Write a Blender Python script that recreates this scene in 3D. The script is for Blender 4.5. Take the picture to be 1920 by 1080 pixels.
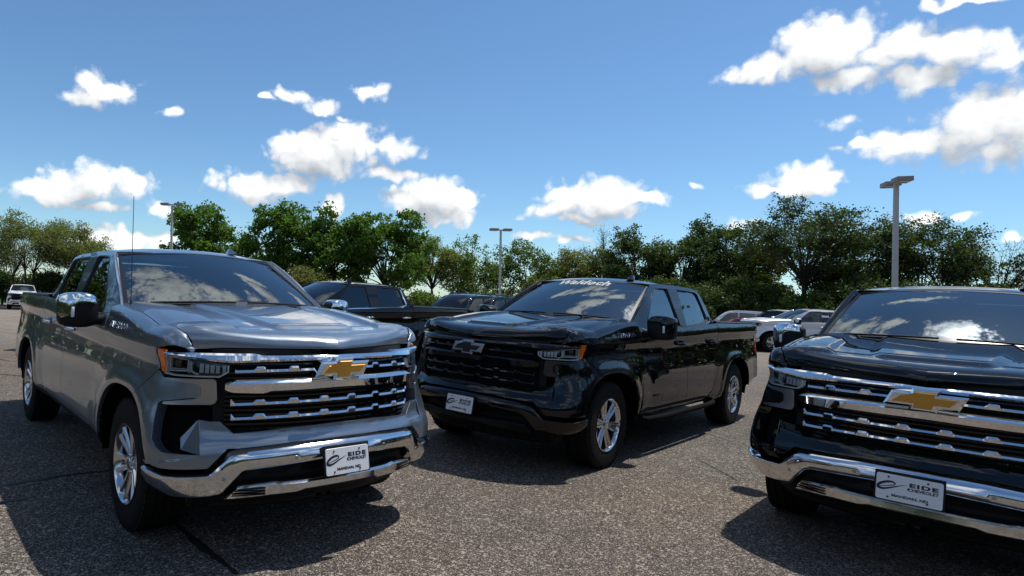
import bpy, bmesh, math, random
import numpy as np
from mathutils import Vector, Matrix

# ------------------------------------------------------------------ camera, sky, sun, exposure
for o in list(bpy.data.objects):
    bpy.data.objects.remove(o)
SC = bpy.context.scene
COL = SC.collection
R = math.radians

cam_data = bpy.data.cameras.new('camera')
cam = bpy.data.objects.new('camera', cam_data)
COL.objects.link(cam)
cam_data.sensor_width = 36.0
cam_data.lens = 1173.1 / 1920 * 36.0
cam_data.shift_x = 0.1220
cam_data.clip_start = 0.05
cam_data.clip_end = 6000
cam.matrix_world = (Matrix.Translation((0, 0, 1.5755)) @ Matrix.Rotation(R(90) + 0.0059, 4, 'X')
                    @ Matrix.Rotation(0.0511, 4, 'Z'))
SC.camera = cam

SUN_AZ, SUN_EL = R(58), R(66.5)          # clockwise from +Y, above the horizon
SUN_DIR = Vector((math.sin(SUN_AZ) * math.cos(SUN_EL), math.cos(SUN_AZ) * math.cos(SUN_EL), math.sin(SUN_EL)))
sun_data = bpy.data.lights.new('sun', 'SUN')
sun_data.energy = 4.9
sun_data.angle = R(0.53)
sun_data.color = (1.0, 0.95, 0.87)
sun = bpy.data.objects.new('sun', sun_data)
COL.objects.link(sun)
sun.rotation_euler = SUN_DIR.to_track_quat('Z', 'Y').to_euler()

SC.view_settings.view_transform = 'Standard'
SC.view_settings.look = 'None'
SC.view_settings.exposure = 0.0
SC.view_settings.gamma = 1.0
SC.view_settings.use_curve_mapping = False
SKY_STRENGTH = 0.125


class NT:
    """small helper to write node trees"""
    def __init__(self, tree):
        self.t = tree
        self.n = tree.nodes
        self.l = tree.links

    def new(self, kind, **kw):
        nd = self.n.new(kind)
        for k, v in kw.items():
            setattr(nd, k, v)
        return nd

    def put(self, sock, v):
        if hasattr(v, 'default_value') or isinstance(v, bpy.types.NodeSocket):
            self.l.new(v, sock)
        else:
            sock.default_value = v

    def m(self, op, a, b=None, c=None, clamp=False):
        nd = self.n.new('ShaderNodeMath')
        nd.operation = op
        nd.use_clamp = clamp
        for i, v in enumerate((a, b, c)):
            if v is not None:
                self.put(nd.inputs[i], v)
        return nd.outputs[0]

    def v(self, op, a, b=None, scale=None):
        nd = self.n.new('ShaderNodeVectorMath')
        nd.operation = op
        self.put(nd.inputs[0], a)
        if b is not None:
            self.put(nd.inputs[1], b)
        if scale is not None:
            self.put(nd.inputs[3], scale)
        return nd.outputs['Value'] if op in ('DOT_PRODUCT', 'LENGTH') else nd.outputs[0]

    def noise(self, vec, scale, detail=4, rough=0.55, out='Fac'):
        nd = self.n.new('ShaderNodeTexNoise')
        if vec is not None:
            self.l.new(vec, nd.inputs['Vector'])
        nd.inputs['Scale'].default_value = scale
        nd.inputs['Detail'].default_value = detail
        nd.inputs['Roughness'].default_value = rough
        return nd.outputs[out]

    def ramp(self, fac, stops):
        nd = self.n.new('ShaderNodeValToRGB')
        el = nd.color_ramp.elements
        while len(el) < len(stops):
            el.new(0.5)
        for e, (p, c) in zip(el, stops):
            e.position = p
            e.color = (*c, 1) if len(c) == 3 else c
        self.l.new(fac, nd.inputs[0])
        return nd.outputs[0]

    def mix(self, fac, a, b, mode='MIX'):
        nd = self.n.new('ShaderNodeMix')
        nd.data_type = 'RGBA'
        nd.blend_type = mode
        self.put(nd.inputs[0], fac)
        self.put(nd.inputs[6], a)
        self.put(nd.inputs[7], b)
        return nd.outputs[2]

    def smooth(self, x, lo, hi):
        nd = self.n.new('ShaderNodeMapRange')
        nd.interpolation_type = 'SMOOTHSTEP'
        self.put(nd.inputs[0], x)
        nd.inputs[1].default_value = lo
        nd.inputs[2].default_value = hi
        nd.inputs[3].default_value = 0.0
        nd.inputs[4].default_value = 1.0
        return nd.outputs[0]


# clouds: (direction x, y, z, half width, half height above, half height below) in radians of sky
CLOUDS = [(-0.4111, 0.874, 0.2591, 0.0438, 0.0342, 0.0202),
          (-0.4317, 0.8667, 0.2498, 0.0277, 0.0138, 0.0123),
          (-0.3299, 0.9113, 0.2463, 0.0198, 0.0113, 0.0097),
          (-0.1485, 0.9457, 0.2891, 0.0334, 0.0135, 0.0135),
          (-0.1164, 0.9534, 0.2784, 0.0337, 0.0153, 0.0136),
          (-0.0837, 0.9598, 0.268, 0.0204, 0.0085, 0.0085),
          (-0.1915, 0.9414, 0.2775, 0.0214, 0.0084, 0.0075),
          (-0.0522, 0.9531, 0.298, 0.0358, 0.0119, 0.0119),
          (-0.0293, 0.9546, 0.2964, 0.0205, 0.0119, 0.0119),
          (-0.1228, 0.9706, 0.2068, 0.0757, 0.0339, 0.0356),
          (-0.0658, 0.9718, 0.2266, 0.0765, 0.0409, 0.0409),
          (-0.0034, 0.9746, 0.2238, 0.0426, 0.0188, 0.0188),
          (-0.1555, 0.9639, 0.216, 0.0417, 0.0253, 0.0219),
          (-0.0012, 0.9833, 0.1822, 0.0443, 0.0136, 0.0119),
          (-0.4335, 0.892, 0.1278, 0.0625, 0.0323, 0.0231),
          (-0.3853, 0.9124, 0.1376, 0.04, 0.0252, 0.0236),
          (-0.4784, 0.8711, 0.1109, 0.0461, 0.0195, 0.015),
          (-0.418, 0.9026, 0.1034, 0.0423, 0.014, 0.0109),
          (-0.218, 0.9642, 0.151, 0.061, 0.0283, 0.0267),
          (-0.2567, 0.9545, 0.1515, 0.0399, 0.0214, 0.0214),
          (-0.1743, 0.9727, 0.153, 0.0414, 0.0235, 0.0218),
          (-0.1022, 0.986, 0.132, 0.027, 0.0204, 0.0221),
          (0.0596, 0.9872, 0.148, 0.0552, 0.034, 0.0374),
          (0.0302, 0.9887, 0.1467, 0.0426, 0.0239, 0.0221),
          (0.0902, 0.9876, 0.1285, 0.038, 0.0221, 0.0288),
          (0.097, 0.9836, 0.1519, 0.0337, 0.0153, 0.0136),
          (-0.3513, 0.93, 0.1082, 0.027, 0.0144, 0.0128),
          (-0.388, 0.9199, 0.0562, 0.0435, 0.0204, 0.0173),
          (-0.3433, 0.9375, 0.056, 0.0301, 0.0176, 0.016),
          (-0.4237, 0.9042, 0.0531, 0.035, 0.0186, 0.0155),
          (0.2948, 0.9444, 0.1457, 0.0851, 0.0374, 0.026),
          (0.3289, 0.9298, 0.1653, 0.0452, 0.0208, 0.0192),
          (0.2509, 0.9588, 0.1331, 0.0557, 0.0214, 0.0181),
          (0.3783, 0.9133, 0.1511, 0.0449, 0.0126, 0.011),
          (0.2823, 0.9519, 0.1192, 0.0547, 0.0131, 0.0114),
          (0.4385, 0.8828, 0.1687, 0.0231, 0.0107, 0.0091),
          (0.5329, 0.8289, 0.1703, 0.0479, 0.0243, 0.0129),
          (0.5022, 0.8482, 0.1684, 0.0376, 0.0117, 0.0088),
          (0.56, 0.8116, 0.1666, 0.0286, 0.0112, 0.0084),
          (0.5379, 0.7766, 0.3278, 0.0679, 0.0459, 0.0278),
          (0.5909, 0.743, 0.3143, 0.0667, 0.041, 0.0291),
          (0.6351, 0.7078, 0.3092, 0.051, 0.0264, 0.0251),
          (0.4831, 0.8166, 0.3159, 0.056, 0.0189, 0.0189),
          (0.5635, 0.773, 0.2913, 0.0493, 0.0205, 0.0178),
          (0.6134, 0.7378, 0.2819, 0.0595, 0.0195, 0.0169),
          (0.6642, 0.6874, 0.2939, 0.026, 0.0243, 0.0219),
          (0.6194, 0.7563, 0.2107, 0.0504, 0.0289, 0.0223),
          (0.6533, 0.7234, 0.2233, 0.051, 0.0453, 0.0377),
          (0.6821, 0.6963, 0.2236, 0.0429, 0.0424, 0.0484),
          (0.5965, 0.7762, 0.2043, 0.0318, 0.0202, 0.0148),
          (0.6785, 0.7095, 0.1905, 0.0352, 0.0245, 0.0221),
          (0.5595, 0.7919, 0.2446, 0.0258, 0.0152, 0.0125),
          (0.5641, 0.8003, 0.2032, 0.0135, 0.0069, 0.0062),
          (0.6385, 0.759, 0.1279, 0.0238, 0.013, 0.0104),
          (0.6724, 0.7292, 0.1272, 0.0183, 0.0062, 0.0062),
          (0.4888, 0.8648, 0.115, 0.0219, 0.0163, 0.0148),
          (0.2229, 0.9704, 0.0934, 0.0323, 0.0116, 0.0116),
          (0.7052, 0.7019, 0.1002, 0.0127, 0.006, 0.006),
          (0.2771, 0.9567, 0.0892, 0.0392, 0.0098, 0.0098),
          (0.6227, 0.6966, 0.3562, 0.0556, 0.0075, 0.0075),
          (-0.17, 0.47, 0.86, 0.2, 0.12, 0.1),
          (-0.28, 0.52, 0.8, 0.1, 0.1, 0.08),
          (-0.03, 0.52, 0.85, 0.1, 0.06, 0.06),
          (0.12, 0.73, 0.67, 0.1, 0.06, 0.05),
          (0.03, 0.77, 0.64, 0.07, 0.03, 0.03),
          (0.08, 0.55, 0.83, 0.09, 0.07, 0.05),
          (0.15, 0.62, 0.76, 0.07, 0.04, 0.04),
          (0.31, 0.36, 0.88, 0.11, 0.08, 0.07),
          (0.2, 0.56, 0.8, 0.06, 0.04, 0.03),
          (0.17, 0.69, 0.7, 0.04, 0.07, 0.05),
          (0.4, 0.62, 0.67, 0.1, 0.025, 0.02),
          (0.16, 0.85, 0.5, 0.07, 0.03, 0.03)]

world = bpy.data.worlds.new('World')
SC.world = world
world.use_nodes = True
W = NT(world.node_tree)
W.n.clear()


CLOUD_GROW = 1.08


def cloud_group(cheap):
    g = bpy.data.node_groups.new('cloud_field', 'ShaderNodeTree')
    g.interface.new_socket('Vector', in_out='INPUT', socket_type='NodeSocketVector')
    g.interface.new_socket('Density', in_out='OUTPUT', socket_type='NodeSocketFloat')
    k = NT(g)
    gi = k.new('NodeGroupInput')
    go = k.new('NodeGroupOutput')
    d = gi.outputs[0]
    # ragged edges: the direction is pushed about by noise before it is tested against each puff
    wn = k.noise(d, 14.0, 2 if cheap else 3, 0.55, 'Color')
    w1 = k.v('SCALE', k.v('SUBTRACT', wn, (0.5, 0.5, 0.5)), scale=0.058)
    dw = k.v('ADD', d, w1)
    sp = k.new('ShaderNodeSeparateXYZ')
    k.l.new(dw, sp.inputs[0])
    az = k.m('ARCTAN2', sp.outputs[0], sp.outputs[1])
    el = k.m('ARCSINE', sp.outputs[2])
    cb = k.new('ShaderNodeCombineXYZ')
    k.l.new(az, cb.inputs[0])
    k.l.new(el, cb.inputs[1])
    p = cb.outputs[0]
    acc = None
    for (x, y, z, w, hu, hd) in CLOUDS:
        c = Vector((x, y, z)).normalized()
        e0 = math.asin(c.z)
        sx = math.cos(e0) / (w * CLOUD_GROW)
        sy = 2 / ((hu + hd) * CLOUD_GROW)
        nd = k.new('ShaderNodeVectorMath', operation='MULTIPLY_ADD')
        k.l.new(p, nd.inputs[0])
        nd.inputs[1].default_value = (sx, sy, 0)
        thin = 0.50 if w < .026 else (0.30 if w < .042 else 0.0)      # little clouds stay wispy
        nd.inputs[2].default_value = (-math.atan2(c.x, c.y) * sx, -(e0 + (hu - hd) / 2) * sy, thin)
        v = k.v('LENGTH', nd.outputs[0])
        acc = v if acc is None else k.m('MINIMUM', acc, v)
    acc = k.m('MULTIPLY', k.m('SUBTRACT', 1.0, k.m('MINIMUM', acc, 3.0)), 1.9)
    sep = k.new('ShaderNodeSeparateXYZ')
    k.l.new(d, sep.inputs[0])
    # the rest of the sky carries scattered fair weather cumulus on a flat layer
    zc = k.m('MAXIMUM', sep.outputs[2], 0.05)
    flat = k.v('SCALE', d, scale=k.m('DIVIDE', 1.0, zc))
    big = k.noise(flat, 1.15, 3, 0.5)
    over = k.m('MULTIPLY', k.m('SUBTRACT', big, 0.52), 9.0)
    # outside the framed part of the sky (which the list covers)
    inframe = k.m('MULTIPLY', k.smooth(sep.outputs[1], 0.12, 0.30),
                  k.m('SUBTRACT', 1.0, k.smooth(sep.outputs[2], 0.90, 0.96)))
    over = k.m('SUBTRACT', over, k.m('MULTIPLY', inframe, 6.0))
    over = k.m('SUBTRACT', over, k.m('MULTIPLY', k.m('SUBTRACT', 1.0, k.smooth(sep.outputs[2], 0.03, 0.12)), 2.0))
    acc = k.m('SMOOTH_MAX', acc, over, 0.2)
    fine = k.noise(d, 9.0, 4 if cheap else 8, 0.70)
    acc = k.m('ADD', acc, k.m('MULTIPLY', k.m('SUBTRACT', fine, 0.5), 3.6))
    if not cheap:
        # cauliflower heads: rounded cells
        vo = k.new('ShaderNodeTexVoronoi')
        k.l.new(dw, vo.inputs['Vector'])
        vo.inputs['Scale'].default_value = 52
        acc = k.m('ADD', acc, k.m('MULTIPLY', k.m('SUBTRACT', 0.45, vo.outputs['Distance']), 1.0))
    k.l.new(acc, go.inputs[0])
    return g


def build_world():
    out = W.new('ShaderNodeOutputWorld')
    bg = W.new('ShaderNodeBackground')
    tc = W.new('ShaderNodeTexCoord')
    sky = W.new('ShaderNodeTexSky', sky_type='NISHITA')
    sky.sun_disc = False
    sky.sun_elevation = SUN_EL
    sky.sun_rotation = SUN_AZ
    sky.altitude = 500
    sky.air_density = 1.0
    sky.dust_density = 0.3
    sky.ozone_density = 4.0
    d = W.v('NORMALIZE', tc.outputs['Generated'])
    g, g2 = cloud_group(False), cloud_group(True)

    def dens(tree, vec):
        nd = W.new('ShaderNodeGroup')
        nd.node_tree = tree
        W.l.new(vec, nd.inputs[0])
        return nd.outputs[0]
    D0 = dens(g, d)
    D1 = dens(g2, W.v('ADD', d, tuple(Vector((0.010, 0.0, 0.030)))))
    alpha = W.smooth(D0, -0.10, 1.00)
    shade = W.m('MULTIPLY_ADD', W.m('SUBTRACT', D0, D1), 0.33, 0.60)
    thick = W.smooth(D0, 0.5, 2.4)
    lit = W.m('SUBTRACT', shade, W.m('MULTIPLY', thick, 0.16), clamp=True)
    tone = W.ramp(lit, [(0.0, (0.36, 0.40, 0.46)), (0.32, (0.54, 0.58, 0.63)), (0.56, (0.80, 0.83, 0.86)), (0.78, (1.02, 1.03, 1.03)), (1.0, (1.25, 1.25, 1.23))])
    glow = W.m('POWER', W.m('MAXIMUM', W.v('DOT_PRODUCT', d, tuple(SUN_DIR)), 0.0), 55.0)
    tone = W.v('SCALE', tone, scale=W.m('MULTIPLY_ADD', glow, 6.0, 1.0))
    skyc = W.v('MULTIPLY', sky.outputs[0], tuple(SKY_STRENGTH * c for c in (0.80, 0.99, 1.06)))
    tone = W.v('SCALE', tone, scale=1.0)
    col = W.mix(alpha, skyc, tone)
    W.l.new(col, bg.inputs[0])
    bg.inputs[1].default_value = 1.0
    W.l.new(bg.outputs[0], out.inputs[0])


build_world()
world.cycles.sampling_method = 'MANUAL'
world.cycles.sample_map_resolution = 512

# ------------------------------------------------------------------ materials
MAT = {}


def pmat(name, col, rough=0.5, metal=0.0, coat=0.0, coat_rough=0.03, spec=0.5, ior=1.5, fn=None):
    m = bpy.data.materials.new(name)
    m.use_nodes = True
    k = NT(m.node_tree)
    b = k.n['Principled BSDF']
    b.inputs['Base Color'].default_value = (*col, 1)
    b.inputs['Roughness'].default_value = rough
    b.inputs['Metallic'].default_value = metal
    b.inputs['Coat Weight'].default_value = coat
    b.inputs['Coat Roughness'].default_value = coat_rough
    b.inputs['Specular IOR Level'].default_value = spec
    b.inputs['IOR'].default_value = ior
    if fn:
        fn(k, b)
    MAT[name] = m
    return m


def dusty(scale=9.0, amount=0.12, dust=(0.30, 0.27, 0.23), low=0.75):
    """road film: thin dust, a little more of it low down"""
    def f(k, b):
        tc = k.new('ShaderNodeTexCoord')
        n = k.noise(tc.outputs['Object'], scale, 6, 0.6)
        sp = k.new('ShaderNodeSeparateXYZ')
        k.l.new(tc.outputs['Object'], sp.inputs[0])
        lowf = k.m('SUBTRACT', 1.0, k.smooth(sp.outputs[2], 0.35, low))
        fac = k.m('MULTIPLY', k.smooth(n, 0.45, 0.75), k.m('MULTIPLY_ADD', lowf, amount * 1.2, amount * 0.12))
        base = tuple(b.inputs['Base Color'].default_value)
        k.l.new(k.mix(fac, base, (*dust, 1)), b.inputs['Base Color'])
        r0 = b.inputs['Roughness'].default_value
        k.l.new(k.m('MULTIPLY_ADD', n, 0.12, r0 - 0.05, clamp=True), b.inputs['Roughness'])
    return f


def flakes(amount=0.25):
    def f(k, b):
        tc = k.new('ShaderNodeTexCoord')
        vo = k.new('ShaderNodeTexVoronoi')
        k.l.new(tc.outputs['Object'], vo.inputs['Vector'])
        vo.inputs['Scale'].default_value = 1400
        base = tuple(b.inputs['Base Color'].default_value)
        sp = k.new('ShaderNodeSeparateColor')
        k.l.new(vo.outputs['Color'], sp.inputs[0])
        k.l.new(k.mix(k.m('MULTIPLY', sp.outputs[0], amount), base, tuple(min(1, c * 2.4) for c in base[:3]) + (1,)), b.inputs['Base Color'])
    return f


pmat('paint_grey', (0.175, 0.210, 0.252), 0.32, 0.80, 1.0, 0.012, fn=flakes(0.30))
pmat('paint_black', (0.0030, 0.0034, 0.0042), 0.30, 0.0, 1.0, 0.010, spec=0.0, fn=flakes(0.2))
pmat('paint_black_far', (0.0035, 0.004, 0.005), 0.30, 0.0, 1.0, 0.02, spec=0.0)
pmat('paint_white', (0.80, 0.80, 0.80), 0.35, 0.0, 0.8, 0.03)
pmat('paint_silver', (0.62, 0.64, 0.67), 0.34, 0.35, 0.9, 0.03)
pmat('paint_navy', (0.012, 0.022, 0.040), 0.32, 0.2, 1.0, 0.02)
pmat('paint_maroon', (0.16, 0.012, 0.018), 0.32, 0.2, 1.0, 0.02)
pmat('paint_red', (0.32, 0.02, 0.02), 0.34, 0.1, 1.0, 0.02)
pmat('chrome', (0.80, 0.81, 0.82), 0.028, 1.0, fn=dusty(30, 0.05))
pmat('chrome_dusty', (0.74, 0.74, 0.75), 0.10, 1.0, fn=dusty(26, 0.30))
pmat('satin_silver', (0.42, 0.42, 0.42), 0.30, 1.0)
pmat('gloss_black', (0.004, 0.004, 0.005), 0.10, 0.0, 0.8, 0.03, spec=0.0)
pmat('black_plastic', (0.007, 0.007, 0.008), 0.55, spec=0.25)
pmat('black_trim', (0.008, 0.008, 0.009), 0.30)
pmat('under_black', (0.004, 0.004, 0.004), 0.9, spec=0.1)
pmat('rubber', (0.007, 0.007, 0.007), 0.8, spec=0.2, fn=dusty(40, 0.02, low=0.9))
pmat('alloy', (0.62, 0.63, 0.65), 0.16, 1.0)
pmat('alloy_dark', (0.05, 0.05, 0.052), 0.35, 0.7)
pmat('disc_steel', (0.25, 0.25, 0.25), 0.35, 1.0)
pmat('emblem_dark', (0.42, 0.42, 0.43), 0.22, 1.0)
pmat('gold', (0.62, 0.30, 0.035), 0.38, 0.45, 0.6, 0.08)
pmat('amber', (0.85, 0.17, 0.01), 0.12, 0.0, 0.6)
pmat('red_lens', (0.30, 0.004, 0.006), 0.12, 0.0, 0.8)
pmat('lamp_grey', (0.45, 0.47, 0.50), 0.25, 0.4)
pmat('lamp_bright', (0.80, 0.82, 0.85), 0.25, 0.15)
pmat('lamp_dark', (0.012, 0.013, 0.015), 0.15)
pmat('plate_white', (0.74, 0.75, 0.77), 0.38)
pmat('ink', (0.012, 0.014, 0.03), 0.45)
pmat('decal_white', (0.80, 0.80, 0.80), 0.5)
pmat('cabin_black', (0.010, 0.010, 0.011), 0.7)
pmat('cabin_grey', (0.028, 0.029, 0.032), 0.75)
pmat('paper', (0.80, 0.82, 0.82), 0.7)
pmat('pole_paint', (0.44, 0.44, 0.43), 0.5)
pmat('lamp_head_paint', (0.26, 0.24, 0.22), 0.55)
pmat('concrete', (0.33, 0.32, 0.30), 0.9)


def glass_mat(name, tint, ior=1.6):
    m = bpy.data.materials.new(name)
    m.use_nodes = True
    k = NT(m.node_tree)
    k.n.remove(k.n['Principled BSDF'])
    out = k.n['Material Output']
    tr = k.new('ShaderNodeBsdfTransparent')
    tr.inputs[0].default_value = (*tint, 1)
    gl = k.new('ShaderNodeBsdfGlossy')
    gl.inputs['Roughness'].default_value = 0.005
    gl.inputs[0].default_value = (0.86, 0.96, 1.0, 1)
    fr = k.new('ShaderNodeFresnel')
    fr.inputs[0].default_value = ior
    mx = k.new('ShaderNodeMixShader')
    k.l.new(fr.outputs[0], mx.inputs[0])
    k.l.new(tr.outputs[0], mx.inputs[1])
    k.l.new(gl.outputs[0], mx.inputs[2])
    k.l.new(mx.outputs[0], out.inputs[0])
    MAT[name] = m
    return m


glass_mat('glass', (0.22, 0.29, 0.33), 2.7)
glass_mat('glass_side', (0.07, 0.085, 0.095), 2.5)
glass_mat('glass_dark', (0.05, 0.055, 0.06), 1.75)
glass_mat('lens', (0.94, 0.95, 0.96), 1.38)

# ------------------------------------------------------------------ mesh helpers
def pchip(pts):
    """monotone cubic through the points"""
    xs = np.array([p[0] for p in pts], float)
    ys = np.array([p[1] for p in pts], float)
    h = np.diff(xs)
    dl = np.diff(ys) / h
    m = np.zeros(len(xs))
    m[0], m[-1] = dl[0], dl[-1]
    for i in range(1, len(xs) - 1):
        if dl[i - 1] * dl[i] > 0:
            w1, w2 = 2 * h[i] + h[i - 1], h[i] + 2 * h[i - 1]
            m[i] = (w1 + w2) / (w1 / dl[i - 1] + w2 / dl[i])

    def f(x):
        x = np.asarray(x, float)
        i = np.clip(np.searchsorted(xs, x) - 1, 0, len(h) - 1)
        t = (x - xs[i]) / h[i]
        t = np.clip(t, -0.5, 1.5)
        a, b = t * t * (3 - 2 * t), t * (1 - t) ** 2
        return ys[i] * (1 - a) + ys[i + 1] * a + h[i] * (b * m[i] - t * t * (1 - t) * m[i + 1])
    return f


def lin(pts):
    xs = [p[0] for p in pts]
    ys = [p[1] for p in pts]
    return lambda x: np.interp(x, xs, ys)


def sstep(x, a, b):
    t = np.clip((np.asarray(x, float) - a) / (b - a), 0, 1)
    return t * t * (3 - 2 * t)


def finish(bm, name, angle=32):
    """smooth faces, sharp where they meet at more than the angle"""
    bm.normal_update()
    lim = math.radians(angle)
    for f in bm.faces:
        f.smooth = True
    for e in bm.edges:
        if len(e.link_faces) == 2:
            e.smooth = e.calc_face_angle(0) < lim
        else:
            e.smooth = False
    me = bpy.data.meshes.new(name)
    bm.to_mesh(me)
    bm.free()
    return me


def patch(outer, fn, du=0.05, dv=0.05, thick=0.02, out=(0, 1, 0), holes=(), upl=(), vpl=(), lip=0.004):
    """panel: a polygon in (u, v) cut into a fine grid, laid on the surface fn(u, v), with its edges turned in"""
    bm = bmesh.new()

    def loop(pts):
        vs = [bm.verts.new((u, v, 0)) for u, v in pts]
        return vs, [bm.edges.new((vs[i], vs[(i + 1) % len(vs)])) for i in range(len(vs))]
    vs, es = loop(outer)
    if holes:
        for hpts in holes:
            loop(hpts)
        bmesh.ops.triangle_fill(bm, use_beauty=True, use_dissolve=False, edges=bm.edges[:], normal=(0, 0, 1))
    else:
        bm.faces.new(vs)
        bmesh.ops.triangulate(bm, faces=bm.faces[:])
    us = [p[0] for p in outer]
    vv = [p[1] for p in outer]

    def cuts(lo, hi, st, extra):
        n = max(1, int(round((hi - lo) / st)))
        return [lo + (hi - lo) * i / n for i in range(1, n)] + list(extra)
    for u in cuts(min(us), max(us), du, upl):
        bmesh.ops.bisect_plane(bm, geom=bm.verts[:] + bm.edges[:] + bm.faces[:], dist=1e-5, plane_co=(u, 0, 0), plane_no=(1, 0, 0))
    for v in cuts(min(vv), max(vv), dv, vpl):
        bmesh.ops.bisect_plane(bm, geom=bm.verts[:] + bm.edges[:] + bm.faces[:], dist=1e-5, plane_co=(0, v, 0), plane_no=(0, 1, 0))
    bmesh.ops.remove_doubles(bm, verts=bm.verts[:], dist=1e-5)
    bm.verts.ensure_lookup_table()
    bm.verts.index_update()
    UV = np.array([v.co[:2] for v in bm.verts])
    e = 2e-3
    P = fn(UV[:, 0], UV[:, 1])
    N = np.cross(fn(UV[:, 0] + e, UV[:, 1]) - fn(UV[:, 0] - e, UV[:, 1]), fn(UV[:, 0], UV[:, 1] + e) - fn(UV[:, 0], UV[:, 1] - e))
    N /= np.maximum(np.linalg.norm(N, axis=1)[:, None], 1e-12)
    if (N @ np.array(out, float)).mean() < 0:
        N = -N
    F = []
    for f in bm.faces:
        idx = [v.index for v in f.verts]
        a = P[idx]
        nn = np.zeros(3)
        for i in range(len(idx)):
            nn += np.cross(a[i], a[(i + 1) % len(idx)])
        if nn @ N[idx[0]] < 0:
            idx = idx[::-1]
        F.append(idx)
    cnt = {}
    for idx in F:
        for i in range(len(idx)):
            cnt[(idx[i], idx[(i + 1) % len(idx)])] = 1
    bnd = [(a, b) for (a, b) in cnt if (b, a) not in cnt]
    bm.free()
    V = [tuple(p) for p in P]
    bv = sorted({a for ab in bnd for a in ab})
    ring1 = {}
    ring2 = {}
    # inward direction in the surface, for a small rounded lip
    for a in bv:
        ring1[a] = len(V)
        V.append(tuple(P[a] - N[a] * lip))
    for a in bv:
        ring2[a] = len(V)
        V.append(tuple(P[a] - N[a] * thick))
    nmain = len(F)
    for a, b in bnd:
        F.append([b, a, ring1[a], ring1[b]])
        F.append([ring1[b], ring1[a], ring2[a], ring2[b]])
    me = bpy.data.meshes.new('panel')
    me.from_pydata(V, [], F)
    me.polygons.foreach_set('use_smooth', [True] * len(F))
    me.update()
    Vn = np.array(V)
    LN = []
    for i, idx in enumerate(F):
        if i < nmain:
            LN += [tuple(N[j]) for j in idx]
        else:
            q = Vn[idx]
            n = np.cross(q[2] - q[0], q[3] - q[1])
            n /= max(np.linalg.norm(n), 1e-9)
            if (i - nmain) % 2 == 0:
                na = []
                for j, kk in enumerate(idx):
                    if j < 2:
                        w = N[kk] * 0.85 + n * 0.5
                        na.append(tuple(w / np.linalg.norm(w)))
                    else:
                        na.append(tuple(n))
                LN += na
            else:
                LN += [tuple(n)] * 4
    me.normals_split_custom_set(LN)
    return me


def strip(ss, rows, mp, angle=32, close=True):
    """band along s; rows = [(z(s), off(s))...], mp(s, z, off) -> xyz; the rows run round the section"""
    bm = bmesh.new()
    ss = np.asarray(ss, float)
    G = []
    for zf, of in rows:
        z = zf(ss) if callable(zf) else np.full_like(ss, zf)
        o = of(ss) if callable(of) else np.full_like(ss, of)
        G.append([bm.verts.new(p) for p in mp(ss, z, o)])
    n = len(G)
    rng = range(n) if close else range(n - 1)
    for j in rng:
        a, b = G[j], G[(j + 1) % n]
        for i in range(len(ss) - 1):
            bm.faces.new((a[i], a[i + 1], b[i + 1], b[i]))
    if close and n > 2:
        bm.faces.new([g[0] for g in G])
        bm.faces.new([g[-1] for g in reversed(G)])
    bmesh.ops.remove_doubles(bm, verts=bm.verts[:], dist=1e-6)
    bmesh.ops.recalc_face_normals(bm, faces=bm.faces[:])
    return finish(bm, 'band', angle)


def add_box(bm, c, s, bev=0.0, seg=2, rot=None):
    r = bmesh.ops.create_cube(bm, size=1.0)
    vs = r['verts']
    bmesh.ops.scale(bm, vec=s, verts=vs)
    if bev > 0:
        es = list({e for v in vs for e in v.link_edges})
        rb = bmesh.ops.bevel(bm, geom=es, offset=bev, segments=seg, profile=0.5, affect='EDGES')
        vs = list({v for f in rb['faces'] for v in f.verts} | {v for v in vs if v.is_valid})
    if rot is not None:
        bmesh.ops.rotate(bm, cent=(0, 0, 0), matrix=rot, verts=vs)
    bmesh.ops.translate(bm, vec=c, verts=vs)
    return vs


def boxes(lst, angle=32):
    bm = bmesh.new()
    for a in lst:
        add_box(bm, *a)
    return finish(bm, 'box', angle)


def add_tube(bm, pts, rad, n=8, cap=True):
    pts = [Vector(p) for p in pts]
    rad = rad if hasattr(rad, '__len__') else [rad] * len(pts)
    rings = []
    up = None
    for i, p in enumerate(pts):
        t = (pts[min(i + 1, len(pts) - 1)] - pts[max(i - 1, 0)])
        t = t.normalized() if t.length > 1e-9 else Vector((0, 0, 1))
        if up is None:
            up = t.orthogonal().normalized()
        up = (up - t * up.dot(t))
        up = up.normalized() if up.length > 1e-6 else t.orthogonal().normalized()
        b = t.cross(up)
        rings.append([bm.verts.new(p + (up * math.cos(2 * math.pi * k / n) + b * math.sin(2 * math.pi * k / n)) * rad[i]) for k in range(n)])
    for a, b in zip(rings[:-1], rings[1:]):
        for k in range(n):
            bm.faces.new((a[k], a[(k + 1) % n], b[(k + 1) % n], b[k]))
    if cap:
        bm.faces.new(rings[0][::-1])
        bm.faces.new(rings[-1])
    return rings


def tubes(lst, angle=40):
    bm = bmesh.new()
    for pts, rad, n in lst:
        add_tube(bm, pts, rad, n)
    return finish(bm, 'tube', angle)


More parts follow.
